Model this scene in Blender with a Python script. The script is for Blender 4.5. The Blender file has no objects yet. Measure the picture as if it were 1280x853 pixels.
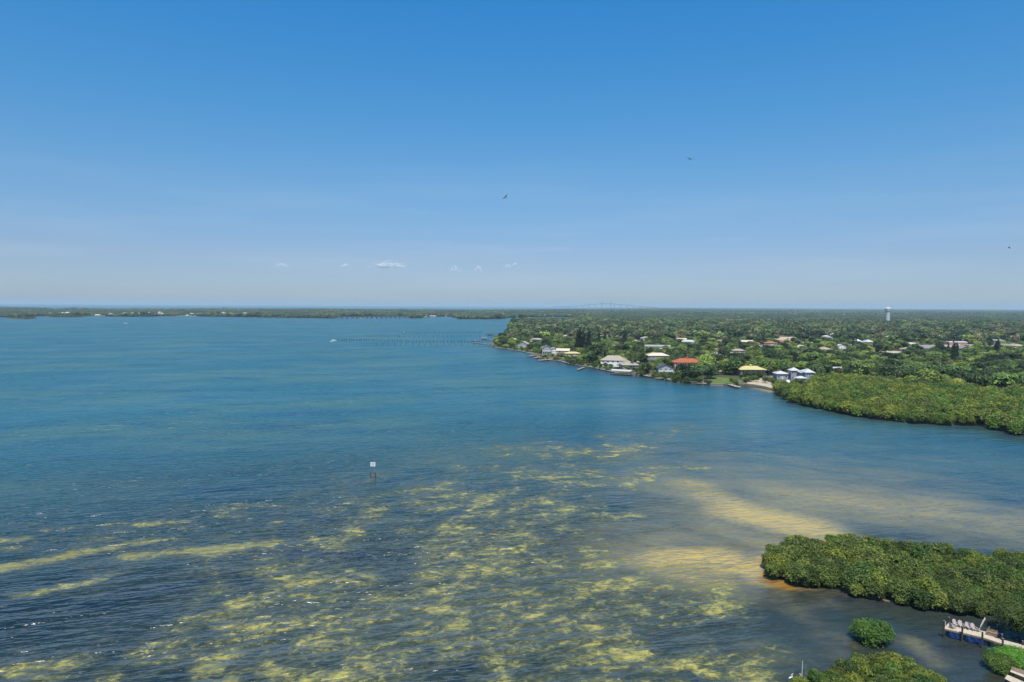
import bpy, bmesh, math, random
import numpy as np
from mathutils import Vector, Matrix, noise as mnoise
random.seed(7); RNG = np.random.default_rng(7)
R = math.radians
S = bpy.context.scene
C = S.collection

# ------------------------------------------------------------------ camera
CAM_H = 60.0; F = 853.0; PITCH = R(2.95); ROLL = R(0.31)
fwd = Vector((0, math.cos(PITCH), -math.sin(PITCH)))
rt0 = Vector((1, 0, 0)); up0 = rt0.cross(fwd)
rt = rt0*math.cos(ROLL) + up0*math.sin(ROLL)
up = up0*math.cos(ROLL) - rt0*math.sin(ROLL)
cam = bpy.data.cameras.new('camera'); cam.lens = 24; cam.sensor_width = 36
cam.clip_start = 1; cam.clip_end = 200000
camo = bpy.data.objects.new('camera', cam); C.objects.link(camo)
camo.matrix_world = Matrix(((rt.x, up.x, -fwd.x, 0), (rt.y, up.y, -fwd.y, 0), (rt.z, up.z, -fwd.z, CAM_H), (0, 0, 0, 1)))
S.camera = camo

# ------------------------------------------------------------------ sky, sun, exposure
SUN_EL, SUN_AZ = R(63), R(186)
w = bpy.data.worlds.new('World'); S.world = w; w.use_nodes = True
wn, wl = w.node_tree.nodes, w.node_tree.links
wn.clear()
wo = wn.new('ShaderNodeOutputWorld'); bg = wn.new('ShaderNodeBackground')
sky = wn.new('ShaderNodeTexSky'); sky.sky_type = 'NISHITA'; sky.sun_disc = False
sky.sun_elevation = SUN_EL; sky.sun_rotation = SUN_AZ
sky.air_density = 1.0; sky.dust_density = 0.25; sky.ozone_density = 2.5; sky.altitude = 0
bg.inputs['Strength'].default_value = 0.085
# colour grade of the whole sky: deeper blue high up, grey blue low down
tc = wn.new('ShaderNodeTexCoord'); sp = wn.new('ShaderNodeSeparateXYZ'); wl.new(tc.outputs['Generated'], sp.inputs[0])
ram = wn.new('ShaderNodeValToRGB'); wl.new(sp.outputs['Z'], ram.inputs[0])
SKY_RAMP = [(0.0, (0.50, 0.64, 0.98)), (0.07, (0.60, 0.70, 0.95)), (0.16, (0.60, 0.88, 1.08)), (0.27, (0.43, 1.01, 1.30)), (0.42, (0.26, 1.10, 1.60)), (1.0, (0.3, 1.0, 1.5))]
e = ram.color_ramp.elements
while len(e) < len(SKY_RAMP): e.new(0.5)
for i, (p, c) in enumerate(SKY_RAMP):
    e[i].position = p; e[i].color = (c[0], c[1], c[2], 1)
mulc = wn.new('ShaderNodeMix'); mulc.data_type = 'RGBA'; mulc.blend_type = 'MULTIPLY'; mulc.inputs[0].default_value = 1
wl.new(sky.outputs[0], mulc.inputs[6]); wl.new(ram.outputs[0], mulc.inputs[7])
# faint streaked cirrus veil
mp = wn.new('ShaderNodeMapping'); mp.inputs['Scale'].default_value = (2.2, 2.2, 22); wl.new(tc.outputs['Generated'], mp.inputs[0])
cn = wn.new('ShaderNodeTexNoise'); cn.inputs['Scale'].default_value = 1.6; cn.inputs['Detail'].default_value = 6; wl.new(mp.outputs[0], cn.inputs[0])
cr = wn.new('ShaderNodeMapRange'); cr.inputs[1].default_value = 0.47; cr.inputs[2].default_value = 0.75; cr.inputs[4].default_value = 0.42
wl.new(cn.outputs[0], cr.inputs[0])
band = wn.new('ShaderNodeMapRange'); band.interpolation_type = 'SMOOTHSTEP'
band.inputs[4].default_value = 0.35
band.inputs[1].default_value = 0.26; band.inputs[2].default_value = 0.05; wl.new(sp.outputs['Z'], band.inputs[0])
dc = at_d(770, 312, 1000.0)-Vector((0, 0, CAM_H)) if False else (fwd+rt*((770-640)/F)+up*((426.5-312)/F)).normalized()
vm = wn.new('ShaderNodeMapping'); vm.vector_type = 'POINT'; vm.inputs['Location'].default_value = (-dc.x/.30, 0, -dc.z/.030); vm.inputs['Scale'].default_value = (1/.30, 0, 1/.030)
wl.new(tc.outputs['Generated'], vm.inputs[0]); ln = wn.new('ShaderNodeVectorMath'); ln.operation = 'LENGTH'; wl.new(vm.outputs[0], ln.inputs[0])
wr = wn.new('ShaderNodeMapRange'); wr.interpolation_type = 'SMOOTHSTEP'; wr.inputs[1].default_value = 1.0; wr.inputs[2].default_value = .1; wr.inputs[4].default_value = 1.6; wl.new(ln.outputs['Value'], wr.inputs[0])
add1 = wn.new('ShaderNodeMath'); add1.operation = 'ADD'; wl.new(wr.outputs[0], add1.inputs[0]); wl.new(band.outputs[0], add1.inputs[1]); 
cm = wn.new('ShaderNodeMath'); cm.operation = 'MULTIPLY'; wl.new(cr.outputs[0], cm.inputs[0]); wl.new(add1.outputs[0], cm.inputs[1])
mixv = wn.new('ShaderNodeMix'); mixv.data_type = 'RGBA'; wl.new(cm.outputs[0], mixv.inputs[0])
wl.new(mulc.outputs[2], mixv.inputs[6]); mixv.inputs[7].default_value = (5.6, 6.6, 7.6, 1)
wl.new(mixv.outputs[2], bg.inputs[0]); wl.new(bg.outputs[0], wo.inputs[0])

sl = bpy.data.lights.new('sun', 'SUN'); sl.energy = 4.2; sl.angle = R(0.5); sl.color = (1.0, 0.95, 0.86)
slo = bpy.data.objects.new('sun', sl); C.objects.link(slo)
sd = Vector((math.sin(SUN_AZ)*math.cos(SUN_EL), math.cos(SUN_AZ)*math.cos(SUN_EL), math.sin(SUN_EL)))
slo.rotation_euler = sd.to_track_quat('Z', 'Y').to_euler()
S.view_settings.view_transform = 'Standard'; S.view_settings.look = 'None'
S.view_settings.gamma = 1; S.view_settings.use_curve_mapping = False; S.view_settings.exposure = 0.3
S.cycles.max_bounces = 6; S.cycles.transparent_max_bounces = 40; S.cycles.volume_bounces = 0
S.cycles.diffuse_bounces = 2; S.cycles.glossy_bounces = 2; S.cycles.transmission_bounces = 2
S.cycles.caustics_reflective = False; S.cycles.caustics_refractive = False

# ------------------------------------------------------------------ helpers
def at(u, v, z=0.0):
    """point of the place seen at photograph position (u, v) and height z; only used to survey positions"""
    d = fwd + rt*((u-640)/F) + up*((426.5-v)/F)
    t = (z-CAM_H)/d.z
    return Vector((d.x*t, d.y*t, z))
def at_d(u, v, depth):
    d = fwd + rt*((u-640)/F) + up*((426.5-v)/F)
    t = depth/d.y
    return Vector((d.x*t, depth, CAM_H+d.z*t))
def to_px(x, y, z):
    dx, dy, dz = x, y, z-CAM_H
    a = dx*fwd.x+dy*fwd.y+dz*fwd.z
    a = np.where(np.abs(a) < 1e-6, 1e-6, a)
    return 640+F*(dx*rt.x+dy*rt.y+dz*rt.z)/a, 426.5-F*(dx*up.x+dy*up.y+dz*up.z)/a

def tag(o, label=None, cat=None, group=None, kind=None):
    if label: o['label'] = label
    if cat: o['category'] = cat
    if group: o['group'] = group
    if kind: o['kind'] = kind
    return o
def empty(name, loc, rz=0):
    o = bpy.data.objects.new(name, None); C.objects.link(o)
    o.location = loc; o.rotation_euler = (0, 0, rz); o.empty_display_size = 1
    return o
KIDS = {}
def link(name, me, parent=None, loc=None):
    o = bpy.data.objects.new(name, me); C.objects.link(o)
    if parent is not None:
        o.parent = parent; KIDS.setdefault(parent.name, []).append(o)
    if loc is not None: o.location = loc
    return o
def copy_tree(o, parent=None):
    c = o.copy(); C.objects.link(c)
    if parent is not None:
        c.parent = parent; KIDS.setdefault(parent.name, []).append(c)
    for ch in KIDS.get(o.name, []): copy_tree(ch, c)
    return c
class MB:
    def __init__(s): s.v = []; s.f = []
    def add(s, vs, fs):
        n = len(s.v); s.v += [tuple(v) for v in vs]; s.f += [tuple(i+n for i in f) for f in fs]; return s
    def box(s, x0, x1, y0, y1, z0, z1):
        return s.add([(x0,y0,z0),(x1,y0,z0),(x1,y1,z0),(x0,y1,z0),(x0,y0,z1),(x1,y0,z1),(x1,y1,z1),(x0,y1,z1)],
                     [(3,2,1,0),(4,5,6,7),(0,1,5,4),(1,2,6,5),(2,3,7,6),(3,0,4,7)])
    def bar(s, a, b, wd, h=None, upv=(0,0,1)):
        a, b = Vector(a), Vector(b); h = h or wd
        d = (b-a).normalized(); u_ = Vector(upv)
        if abs(d.dot(u_)) > 0.98: u_ = Vector((0,1,0))
        sx = d.cross(u_).normalized()*wd/2; sz = sx.normalized().cross(d).normalized()*h/2
        vs = [p+i*sx+j*sz for p in (a, b) for i, j in ((-1,-1),(1,-1),(1,1),(-1,1))]
        return s.add(vs, [(0,1,2,3),(7,6,5,4),(0,4,5,1),(1,5,6,2),(2,6,7,3),(3,7,4,0)])
    def tube(s, pts, rad, n=8, cap=True):
        rad = rad if isinstance(rad, (list, tuple)) else [rad]*len(pts)
        pts = [Vector(p) for p in pts]; vs = []
        for i, p in enumerate(pts):
            d = (pts[min(i+1, len(pts)-1)]-pts[max(i-1, 0)]).normalized()
            u_ = Vector((1,0,0)) if abs(d.x) < 0.9 else Vector((0,1,0))
            a = d.cross(u_).normalized(); b = d.cross(a)
            for k in range(n):
                t = 2*math.pi*k/n; vs.append(p+(a*math.cos(t)+b*math.sin(t))*rad[i])
        fs = [(i*n+k, i*n+(k+1) % n, (i+1)*n+(k+1) % n, (i+1)*n+k) for i in range(len(pts)-1) for k in range(n)]
        if cap:
            fs.append(tuple(range(n))[::-1]); fs.append(tuple((len(pts)-1)*n+k for k in range(n)))
        return s.add(vs, fs)
    def mesh(s, name, mat, smooth=False):
        me = bpy.data.meshes.new(name); me.from_pydata(s.v, [], s.f); me.materials.append(mat)
        bm = bmesh.new(); bm.from_mesh(me); bmesh.ops.recalc_face_normals(bm, faces=bm.faces); bm.to_mesh(me); bm.free()
        if smooth: me.shade_smooth()
        return me
    def build(s, name, mat, parent=None, loc=None, smooth=False):
        return link(name, s.mesh(name, mat, smooth), parent, loc)

def np_mesh(name, V, Fq, mat, attrs=None, nper=4):
    me = bpy.data.meshes.new(name); V = np.asarray(V, np.float32); Fq = np.asarray(Fq, np.int32)
    me.vertices.add(len(V)); me.vertices.foreach_set('co', V.ravel())
    me.loops.add(Fq.size); me.loops.foreach_set('vertex_index', Fq.ravel())
    me.polygons.add(len(Fq)); me.polygons.foreach_set('loop_start', np.arange(0, Fq.size, nper, dtype=np.int32))
    me.polygons.foreach_set('loop_total', np.full(len(Fq), nper, np.int32))
    for k, (dom, typ, arr) in (attrs or {}).items():
        a = me.attributes.new(k, typ, dom); arr = np.asarray(arr, np.float32)
        a.data.foreach_set('vector' if typ == 'FLOAT_VECTOR' else 'value', arr.ravel())
    me.update(calc_edges=True)
    if mat is not None: me.materials.append(mat)
    return me

# ------------------------------------------------------------------ materials
class NT:
    def __init__(s, name):
        s.m = bpy.data.materials.new(name); s.m.use_nodes = True; s.t = s.m.node_tree; s.t.nodes.clear()
        s.out = s.n('ShaderNodeOutputMaterial')
    def n(s, typ, **kw):
        nd = s.t.nodes.new(typ)
        for k, v in kw.items(): setattr(nd, k, v)
        return nd
    def l(s, a, b): s.t.links.new(a, b)
    def put(s, sock, v):
        if hasattr(v, 'links') or isinstance(v, bpy.types.NodeSocket): s.l(v, sock)
        else: sock.default_value = v
    def math(s, op, a, b=None, c=None, clamp=False):
        nd = s.n('ShaderNodeMath', operation=op); nd.use_clamp = clamp
        s.put(nd.inputs[0], a)
        if b is not None: s.put(nd.inputs[1], b)
        if c is not None: s.put(nd.inputs[2], c)
        return nd.outputs[0]
    def mix(s, fac, a, b, mode='MIX'):
        nd = s.n('ShaderNodeMix', data_type='RGBA', blend_type=mode)
        s.put(nd.inputs[0], fac)
        for i, v in ((6, a), (7, b)):
            s.put(nd.inputs[i], (*v, 1) if isinstance(v, tuple) and len(v) == 3 else v)
        return nd.outputs[2]
    def mr(s, v, a, b, c=0., d=1., smooth=True):
        nd = s.n('ShaderNodeMapRange'); nd.interpolation_type = 'SMOOTHSTEP' if smooth else 'LINEAR'
        s.put(nd.inputs[0], v)
        for i, x in enumerate((a, b, c, d)): s.put(nd.inputs[i+1], x)
        return nd.outputs[0]
    def coord(s, scale=(1,1,1), rot=(0,0,0), kind='Object'):
        if kind == 'World': src = s.n('ShaderNodeNewGeometry').outputs['Position']
        else: src = s.n('ShaderNodeTexCoord').outputs[kind]
        mp_ = s.n('ShaderNodeMapping'); mp_.inputs['Scale'].default_value = scale; mp_.inputs['Rotation'].default_value = rot
        s.l(src, mp_.inputs[0]); return mp_.outputs[0]
    def noise(s, vec, scale, detail=3, rough=0.55, dist=0.0):
        nd = s.n('ShaderNodeTexNoise'); s.l(vec, nd.inputs['Vector']); nd.inputs['Scale'].default_value = scale
        nd.inputs['Detail'].default_value = detail; nd.inputs['Roughness'].default_value = rough; nd.inputs['Distortion'].default_value = dist
        return nd.outputs[0]
    def attr(s, name):
        nd = s.n('ShaderNodeAttribute', attribute_name=name); return nd.outputs['Fac']

def simple(name, col, rough=0.75, var=0.25, scale=1.5, spec=0.25, metal=0):
    t = NT(name); v = t.noise(t.coord((1,1,1), kind='World'), scale, 4, 0.65)
    c = t.mix(t.mr(v, 0.3, 0.7), tuple(x*(1-var) for x in col), tuple(min(1, x*(1+var)) for x in col))
    p = t.n('ShaderNodeBsdfPrincipled'); t.l(c, p.inputs['Base Color']); p.inputs['Roughness'].default_value = rough
    p.inputs['Specular IOR Level'].default_value = spec; p.inputs['Metallic'].default_value = metal
    t.l(p.outputs[0], t.out.inputs[0]); return t.m

def foliage(name, dark, light, hi, trans=0.3, varscale=0.02, val=(0.6, 1.5)):
    t = NT(name)
    oi = t.n('ShaderNodeObjectInfo')
    loc = t.n('ShaderNodeMapping'); t.l(oi.outputs['Location'], loc.inputs[0]); loc.inputs['Scale'].default_value = (1, 1, 0)
    big = t.noise(loc.outputs[0], varscale, 2)
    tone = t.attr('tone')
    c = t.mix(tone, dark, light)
    r2 = t.math('FRACT', t.math('MULTIPLY', oi.outputs['Random'], 7.31))
    f2 = t.math('MULTIPLY', t.mr(t.math('ADD', big, t.math('MULTIPLY', r2, 0.35)), 0.55, 0.85), t.mr(tone, 0.1, 1.0))
    c = t.mix(f2, c, hi)
    hs = t.n('ShaderNodeHueSaturation'); t.l(c, hs.inputs['Color'])
    t.l(t.mr(oi.outputs['Random'], 0, 1, 0.490, 0.515, False), hs.inputs['Hue'])
    t.l(t.mr(r2, 0, 1, val[0], val[1], False), hs.inputs['Value'])
    d = t.n('ShaderNodeBsdfPrincipled'); t.l(hs.outputs[0], d.inputs['Base Color']); d.inputs['Roughness'].default_value = 0.5
    d.inputs['Specular IOR Level'].default_value = 0.3
    tr = t.n('ShaderNodeBsdfTranslucent'); t.l(hs.outputs[0], tr.inputs[0])
    m = t.n('ShaderNodeMixShader'); m.inputs[0].default_value = trans
    t.l(d.outputs[0], m.inputs[1]); t.l(tr.outputs[0], m.inputs[2]); t.l(m.outputs[0], t.out.inputs[0])
    return t.m

M = {}
NV = (0.85, 1.2)
M['mangrove'] = foliage('mangrove_leaves', (0.018,0.042,0.012), (0.150,0.215,0.045), (0.23,0.26,0.05), val=NV)
M['mangrove_yellow'] = foliage('yellow_green_leaves', (0.024,0.055,0.012), (0.225,0.285,0.042), (0.31,0.32,0.045), val=NV)
M['mangrove_bright'] = foliage('fresh_green_leaves', (0.020,0.058,0.012), (0.135,0.245,0.040), (0.20,0.29,0.045), val=NV)
M['grassy'] = foliage('bright_grassy_leaves', (0.07,0.16,0.016), (0.17,0.36,0.04), (0.19,0.36,0.04), val=NV)
M['leaf_light'] = foliage('light_green_leaves', (0.040,0.075,0.016), (0.27,0.36,0.075), (0.34,0.39,0.07))
M['leaf_mid'] = foliage('mid_green_leaves', (0.022,0.046,0.015), (0.165,0.250,0.075), (0.22,0.29,0.07))
M['leaf_dark'] = foliage('dark_green_leaves', (0.012,0.028,0.013), (0.062,0.105,0.040), (0.10,0.14,0.045))
M['leaf_brown'] = foliage('brownish_leaves', (0.050,0.046,0.020), (0.22,0.21,0.11), (0.28,0.22,0.09))
M['pine'] = foliage('dark_pine_needles', (0.008,0.018,0.010), (0.022,0.042,0.022), (0.03,0.05,0.024))
M['palm'] = foliage('palm_fronds', (0.022,0.042,0.020), (0.115,0.145,0.065), (0.16,0.17,0.07))
M['far'] = foliage('far_canopy', (0.020,0.036,0.016), (0.095,0.145,0.060), (0.17,0.20,0.07), 0.1, 0.004, (.6, 1.6))
M['bark'] = simple('grey_bark', (0.14,0.115,0.09), 0.9)
M['palm_bark'] = simple('palm_bark', (0.20,0.17,0.13), 0.9)
M['white'] = simple('white_paint', (0.78,0.78,0.75), 0.6, 0.06)
M['cream'] = simple('cream_render', (0.62,0.56,0.44), 0.8, 0.1)
M['salmon'] = simple('salmon_render', (0.52,0.27,0.19), 0.8, 0.12)
M['tan'] = simple('tan_render', (0.42,0.36,0.28), 0.8, 0.12)
M['pinkwall'] = simple('pinkish_render', (0.46,0.34,0.29), 0.8, 0.12)
M['greywall'] = simple('blue_grey_boards', (0.30,0.32,0.34), 0.8, 0.12)
M['r_white'] = simple('white_roof_metal', (0.54,0.54,0.52), 0.5, 0.08, 0.4)
M['r_pale'] = simple('pale_grey_roof', (0.34,0.325,0.295), 0.8, 0.15, 0.3)
M['r_orange'] = simple('orange_roof_tiles', (0.38,0.115,0.055), 0.8, 0.25, 1.2)
M['r_yellow'] = simple('pale_yellow_roof', (0.56,0.48,0.20), 0.7, 0.12, 0.6)
M['r_cream'] = simple('cream_roof', (0.62,0.53,0.40), 0.8, 0.14, 0.6)
M['r_tan'] = simple('tan_shingles', (0.36,0.31,0.235), 0.9, 0.2, 1.0)
M['r_grey'] = simple('grey_shingles', (0.22,0.22,0.215), 0.9, 0.2, 1.0)
M['r_dark'] = simple('dark_grey_shingles', (0.075,0.085,0.09), 0.85, 0.25, 1.0)
M['r_terra'] = simple('terracotta_roof', (0.36,0.16,0.09), 0.85, 0.25, 1.0)
M['trim'] = simple('white_trim', (0.72,0.72,0.70), 0.6, 0.05)
M['wood'] = simple('weathered_deck_boards', (0.42,0.35,0.27), 0.9, 0.22, 3.0)
M['wood_brown'] = simple('brown_boards', (0.24,0.165,0.11), 0.9, 0.3, 3.0)
M['pile'] = simple('dark_wet_piling', (0.065,0.055,0.048), 0.85, 0.3, 2.0)
M['pile_grey'] = simple('grey_piling', (0.20,0.18,0.16), 0.9, 0.25, 2.0)
M['concrete'] = simple('concrete', (0.36,0.34,0.31), 0.9, 0.15, 0.7)
M['seawall'] = simple('seawall_concrete', (0.34,0.28,0.22), 0.9, 0.3, 0.5)
M['grass'] = simple('lawn_grass', (0.115,0.165,0.035), 0.95, 0.3, 0.35)
M['sandy'] = simple('sandy_ground', (0.46,0.39,0.27), 0.95, 0.18, 0.2)
M['asphalt'] = simple('pale_asphalt', (0.30,0.275,0.245), 0.95, 0.12, 0.3)
M['shore'] = simple('brown_shore_mud', (0.15,0.115,0.075), 0.95, 0.4, 0.4)
M['blue'] = simple('blue_plastic_sheet', (0.010,0.042,0.145), 0.45, 0.25, 2.0, 0.5)
M['black'] = simple('dark_plumage', (0.03,0.027,0.025), 0.8, 0.2, 4)
M['chairpaint'] = simple('faded_white_chair', (0.46,0.39,0.36), 0.7, 0.1, 3)
M['greenwall'] = simple('pale_green_render', (0.36,0.42,0.33), 0.8, 0.1)
M['tower'] = simple('pale_tower_paint', (0.46,0.51,0.50), 0.6, 0.06, 0.1)
M['bridge'] = simple('bridge_concrete', (0.22,0.23,0.24), 0.9, 0.1, 0.05)
M['darksteel'] = simple('dark_steel', (0.10,0.10,0.10), 0.6, 0.2, 1)
g = NT('window_glass'); p = g.n('ShaderNodeBsdfPrincipled'); p.inputs['Base Color'].default_value = (0.025,0.032,0.038,1); p.inputs['Roughness'].default_value = 0.08
g.l(p.outputs[0], g.out.inputs[0]); M['glass'] = g.m

# land: grass, sand and leaf litter at real scale
t = NT('land_ground'); co = t.coord(kind='World')
c = t.mix(t.mr(t.noise(co, 0.02, 4), 0.42, 0.62), (0.060,0.070,0.028), (0.17,0.155,0.080))
c = t.mix(t.mr(t.noise(co, 0.011, 5, 0.6), 0.56, 0.66), c, (0.36,0.30,0.21))
c = t.mix(t.mr(t.noise(co, 0.4, 4), 0.3, 0.75, 0, 0.5), c, (0.05,0.055,0.022))
p = t.n('ShaderNodeBsdfPrincipled'); t.l(c, p.inputs['Base Color']); p.inputs['Roughness'].default_value = 0.95
t.l(p.outputs[0], t.out.inputs[0]); M['land'] = t.m

# ------------------------------------------------------------------ water
def water_mat():
    t = NT('bay_water')
    pos = t.n('ShaderNodeNewGeometry').outputs['Position']
    def mapd(scale, rot):
        m_ = t.n('ShaderNodeMapping'); m_.vector_type = 'TEXTURE'
        m_.inputs['Rotation'].default_value = (0, 0, rot); m_.inputs['Scale'].default_value = scale
        t.l(pos, m_.inputs[0]); return m_.outputs[0]
    weed, sand, deep, calm, rust = (t.attr(a) for a in ('weed', 'sand', 'deep', 'calm', 'rust'))
    # water body colours
    n1 = t.noise(mapd((1.8, 1, 1), R(15)), 0.011, 4, 0.6)
    n2 = t.noise(mapd((3.0, 1, 1), R(12)), 0.05, 6, 0.72)
    base = t.mix(deep, (0.007, 0.019, 0.022), (0.014, 0.112, 0.152))
    base = t.mix(t.attr('creek'), base, (0.030, 0.033, 0.022))  # olive shallows, with mangrove and shoreline reflections painted into the body colour
    base = t.mix(t.mr(t.math('MULTIPLY_ADD', n2, 0.5, n1), 0.66, 0.90, 0, 0.9), base, t.mix(deep, (0.026, 0.042, 0.038), (0.046, 0.140, 0.140)))
    base = t.mix(t.mr(n2, 0.47, 0.32, 0, 0.75), base, t.mix(deep, (0.006, 0.016, 0.040), (0.004, 0.070, 0.140)))
    # sand bars
    sn = t.noise(mapd((2.0, 1, 1), R(-22)), 0.085, 7, 0.68, .4)
    sn2 = t.noise(mapd((2.2, 1, 1), R(14)), 0.7, 5, 0.7)
    sand = t.math('MULTIPLY', sand, t.mr(sn2, .3, .6, .86, 1.06))
    sf = t.mr(t.math('ADD', sand, t.math('MULTIPLY_ADD', sn, 0.95, -0.475)), 0.06, 0.95)
    base = t.mix(sf, base, t.mix(t.mr(sand, 0.55, 1.1), (0.225, 0.195, 0.090), (0.46, 0.335, 0.090)))
    base = t.mix(t.mr(t.math('MULTIPLY_ADD', sn, 0.5, rust), 0.42, 1.15), base, (0.27, 0.135, 0.022))
    # drifting seagrass: clumps broken up at three scales
    w1 = t.noise(mapd((1.5, 1, 1), R(16)), 0.14, 3, 0.6, 0.6)
    w2 = t.noise(mapd((1.35, 1, 1), R(14)), 0.50, 6, 0.70, 0.9)
    w3 = t.noise(mapd((2.0, 1, 1), R(18)), 2.0, 5, 0.75, 0.5)
    wsum = t.math('MULTIPLY_ADD', w1, 0.55, t.math('MULTIPLY_ADD', w2, 0.62, t.math('MULTIPLY', w3, 0.36)))
    thr = t.mr(weed, 0.0, 1.0, 1.09, 0.60, False)
    wf = t.mr(t.math('SUBTRACT', wsum, thr), -0.035, 0.13)
    wf = t.math('MULTIPLY', wf, t.mr(weed, 0.01, 0.12))
    soft = t.math('MULTIPLY', t.mr(t.math('SUBTRACT', wsum, thr), -0.22, 0.08), t.mr(weed, 0.01, 0.25))
    base = t.mix(t.math('MULTIPLY', soft, 0.68), base, (0.095, 0.105, 0.048))
    wc = t.mix(t.mr(wsum, 0.78, 0.98), (0.23, 0.23, 0.072), (0.50, 0.45, 0.11))
    wc = t.mix(t.mr(w3, .42, .62, 0, .55), wc, (0.17, 0.135, 0.05))
    base = t.mix(wf, base, wc)
    # waves
    a1 = t.noise(mapd((3.4, 1, 1), R(14)), 0.52, 2, 0.5, 0.3)
    a2 = t.noise(mapd((3.0, 1, 1), R(6)), 1.35, 3, 0.55, 0.2)
    a3 = t.noise(mapd((2.6, 1, 1), R(20)), 0.13, 3, 0.55, 0.3)
    a4 = t.noise(mapd((3.2, 1, 1), R(10)), 0.042, 3, 0.6, 0.3)
    hgt = t.math('ADD', t.math('MULTIPLY', a1, 2.0), t.math('MULTIPLY_ADD', a2, 0.5, t.math('MULTIPLY_ADD', a4, 5.5, t.math('MULTIPLY', a3, 3.4))))
    bmp = t.n('ShaderNodeBump'); bmp.inputs['Distance'].default_value = 1.0
    t.l(hgt, bmp.inputs['Height']); gust = t.noise(mapd((2.6, 1, 1), R(20)), 0.018, 3, 0.6)
    t.l(t.math('MULTIPLY', t.mr(calm, 0, 1, 1.0, 0.30, False), t.mr(gust, .35, .65, .62, 1.0)), bmp.inputs['Strength'])
    # troughs look into the water: body colour varies a little along the swell
    crest = t.mr(t.math('MULTIPLY_ADD', a2, 0.45, t.math('MULTIPLY', a1, 0.8)), 0.50, 0.76, 0.0, 1.0)
    dif = t.n('ShaderNodeBsdfDiffuse'); t.l(base, dif.inputs[0])
    dif.inputs['Roughness'].default_value = 0
    t.l(bmp.outputs[0], dif.inputs['Normal'])
    gl = t.n('ShaderNodeBsdfGlossy'); gl.inputs['Roughness'].default_value = 0.2; t.l(bmp.outputs[0], gl.inputs['Normal'])
    gl.inputs[0].default_value = (1, 1, 1, 1)
    fr = t.n('ShaderNodeFresnel'); fr.inputs['IOR'].default_value = 1.333; t.l(bmp.outputs[0], fr.inputs['Normal'])
    ff = t.math('MULTIPLY', t.math('MINIMUM', fr.outputs[0], t.math('ADD', t.mr(deep, 0, .7, 0.52, 0.38), t.math('MULTIPLY', calm, .2))), t.mr(wf, 0, 1, 1.0, 0.7, False))
    mx = t.n('ShaderNodeMixShader'); t.l(ff, mx.inputs[0]); t.l(dif.outputs[0], mx.inputs[1]); t.l(gl.outputs[0], mx.inputs[2])
    t.l(mx.outputs[0], t.out.inputs[0])
    return t.m
M['water'] = water_mat()

def strokes(X, Y, items, wk=1.0):
    """coverage 0..1 of elongated patches; items: (u0,v0,u1,v1,width_m,strength), a capsule between two surveyed points with a soft edge"""
    out = np.zeros_like(X)
    for u0, v0, u1, v1, wm, st in items:
        a, b = at(u0, v0), at(u1, v1)
        dx, dy = b.x-a.x, b.y-a.y; L2 = dx*dx+dy*dy+1e-6
        tt = np.clip(((X-a.x)*dx+(Y-a.y)*dy)/L2, 0, 1)
        d = np.hypot(X-(a.x+tt*dx), Y-(a.y+tt*dy))/(wm*wk)
        out = np.maximum(out, st*np.exp(-(d**2)*1.2))
    return out

rows = np.concatenate([np.linspace(-400, 60, 12), np.geomspace(75, 60000, 520)])
cols = np.linspace(-1, 1, 330); cols = np.sign(cols)*np.abs(cols)**1.15
YY = rows[:, None]+0*cols[None, :]; XX = cols[None, :]*(np.maximum(rows, 60)[:, None]*1.5+60)
XX = np.where(YY < 60, cols[None, :]*(150-YY), XX)
Uw, Vw = to_px(XX, np.maximum(YY, 40), 0*XX)
# weed field, surveyed from the photograph and stored as ground positions
WEED = [(0,712,110,690,2.6,1.0),(100,691,190,676,2.0,.95),(160,695,250,688,2.6,.9),(250,689,340,678,2.6,.98),
 (25,744,110,728,1.6,.72),(110,727,150,717,1.6,.8),(0,676,30,674,2.0,.8),(0,686,30,687,1.8,.8),(180,656,235,651,2.2,.8),(60,662,150,655,2.5,.5),
 (270,640,340,630,3.5,.55),(310,655,370,652,2.5,.55),(385,675,430,675,4,.62),(365,723,460,725,4.5,.72),(340,660,440,648,5,.4),
 (430,652,480,648,4,.6),(530,695,600,690,4,.68),(590,650,650,640,4,.6),(610,640,640,628,3,.7),(540,765,560,765,1.8,.9),(250,836,275,836,1.6,.95),(283,848,290,852,1.6,.9),
 (745,604,790,606,5,.75),(770,598,815,590,6,.7),(800,606,825,608,5,.7),(680,605,700,600,8,.5),(870,585,890,586,5,.6),(745,652,790,645,4.5,.72),(770,660,820,640,5,.4),
 (640,655,680,640,4,.55),(680,634,705,636,3,.6),(650,685,670,680,3,.5),(880,568,925,569,7,.5),(840,540,870,534,12,.5),(730,560,860,545,14,.36),(650,590,780,562,14,.40)]
wd = strokes(XX, YY, WEED, 1.95)
def blob(u, v, ru, rv, st):
    return st*np.exp(-(((Uw-u)/ru)**2+((Vw-v)/rv)**2))
broad = blob(560,800,330,110,.56)+blob(300,820,190,60,.42)+blob(620,690,190,75,.40)+blob(700,760,170,80,.36)+blob(450,840,230,50,.42)+blob(870,845,110,40,.50)
broad += blob(500,640,260,30,.28)+blob(760,600,150,45,.34)+blob(830,550,140,25,.26)+blob(860,745,90,50,.28)+blob(60,840,120,30,.30)+blob(0,680,150,40,.26)+blob(120,735,220,30,.22)+blob(650,560,160,16,.22)+blob(940,800,80,60,.16)+blob(560,600,300,40,.26)+blob(200,690,300,60,.20)+blob(150,840,220,40,.20)+blob(420,720,120,40,.22)
broad = np.where(YY > 60, broad, 0.3)
holes = blob(120,790,170,38,.30)+blob(230,730,160,22,.22)+blob(810,690,40,30,.4)+blob(330,620,300,16,.2)
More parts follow.
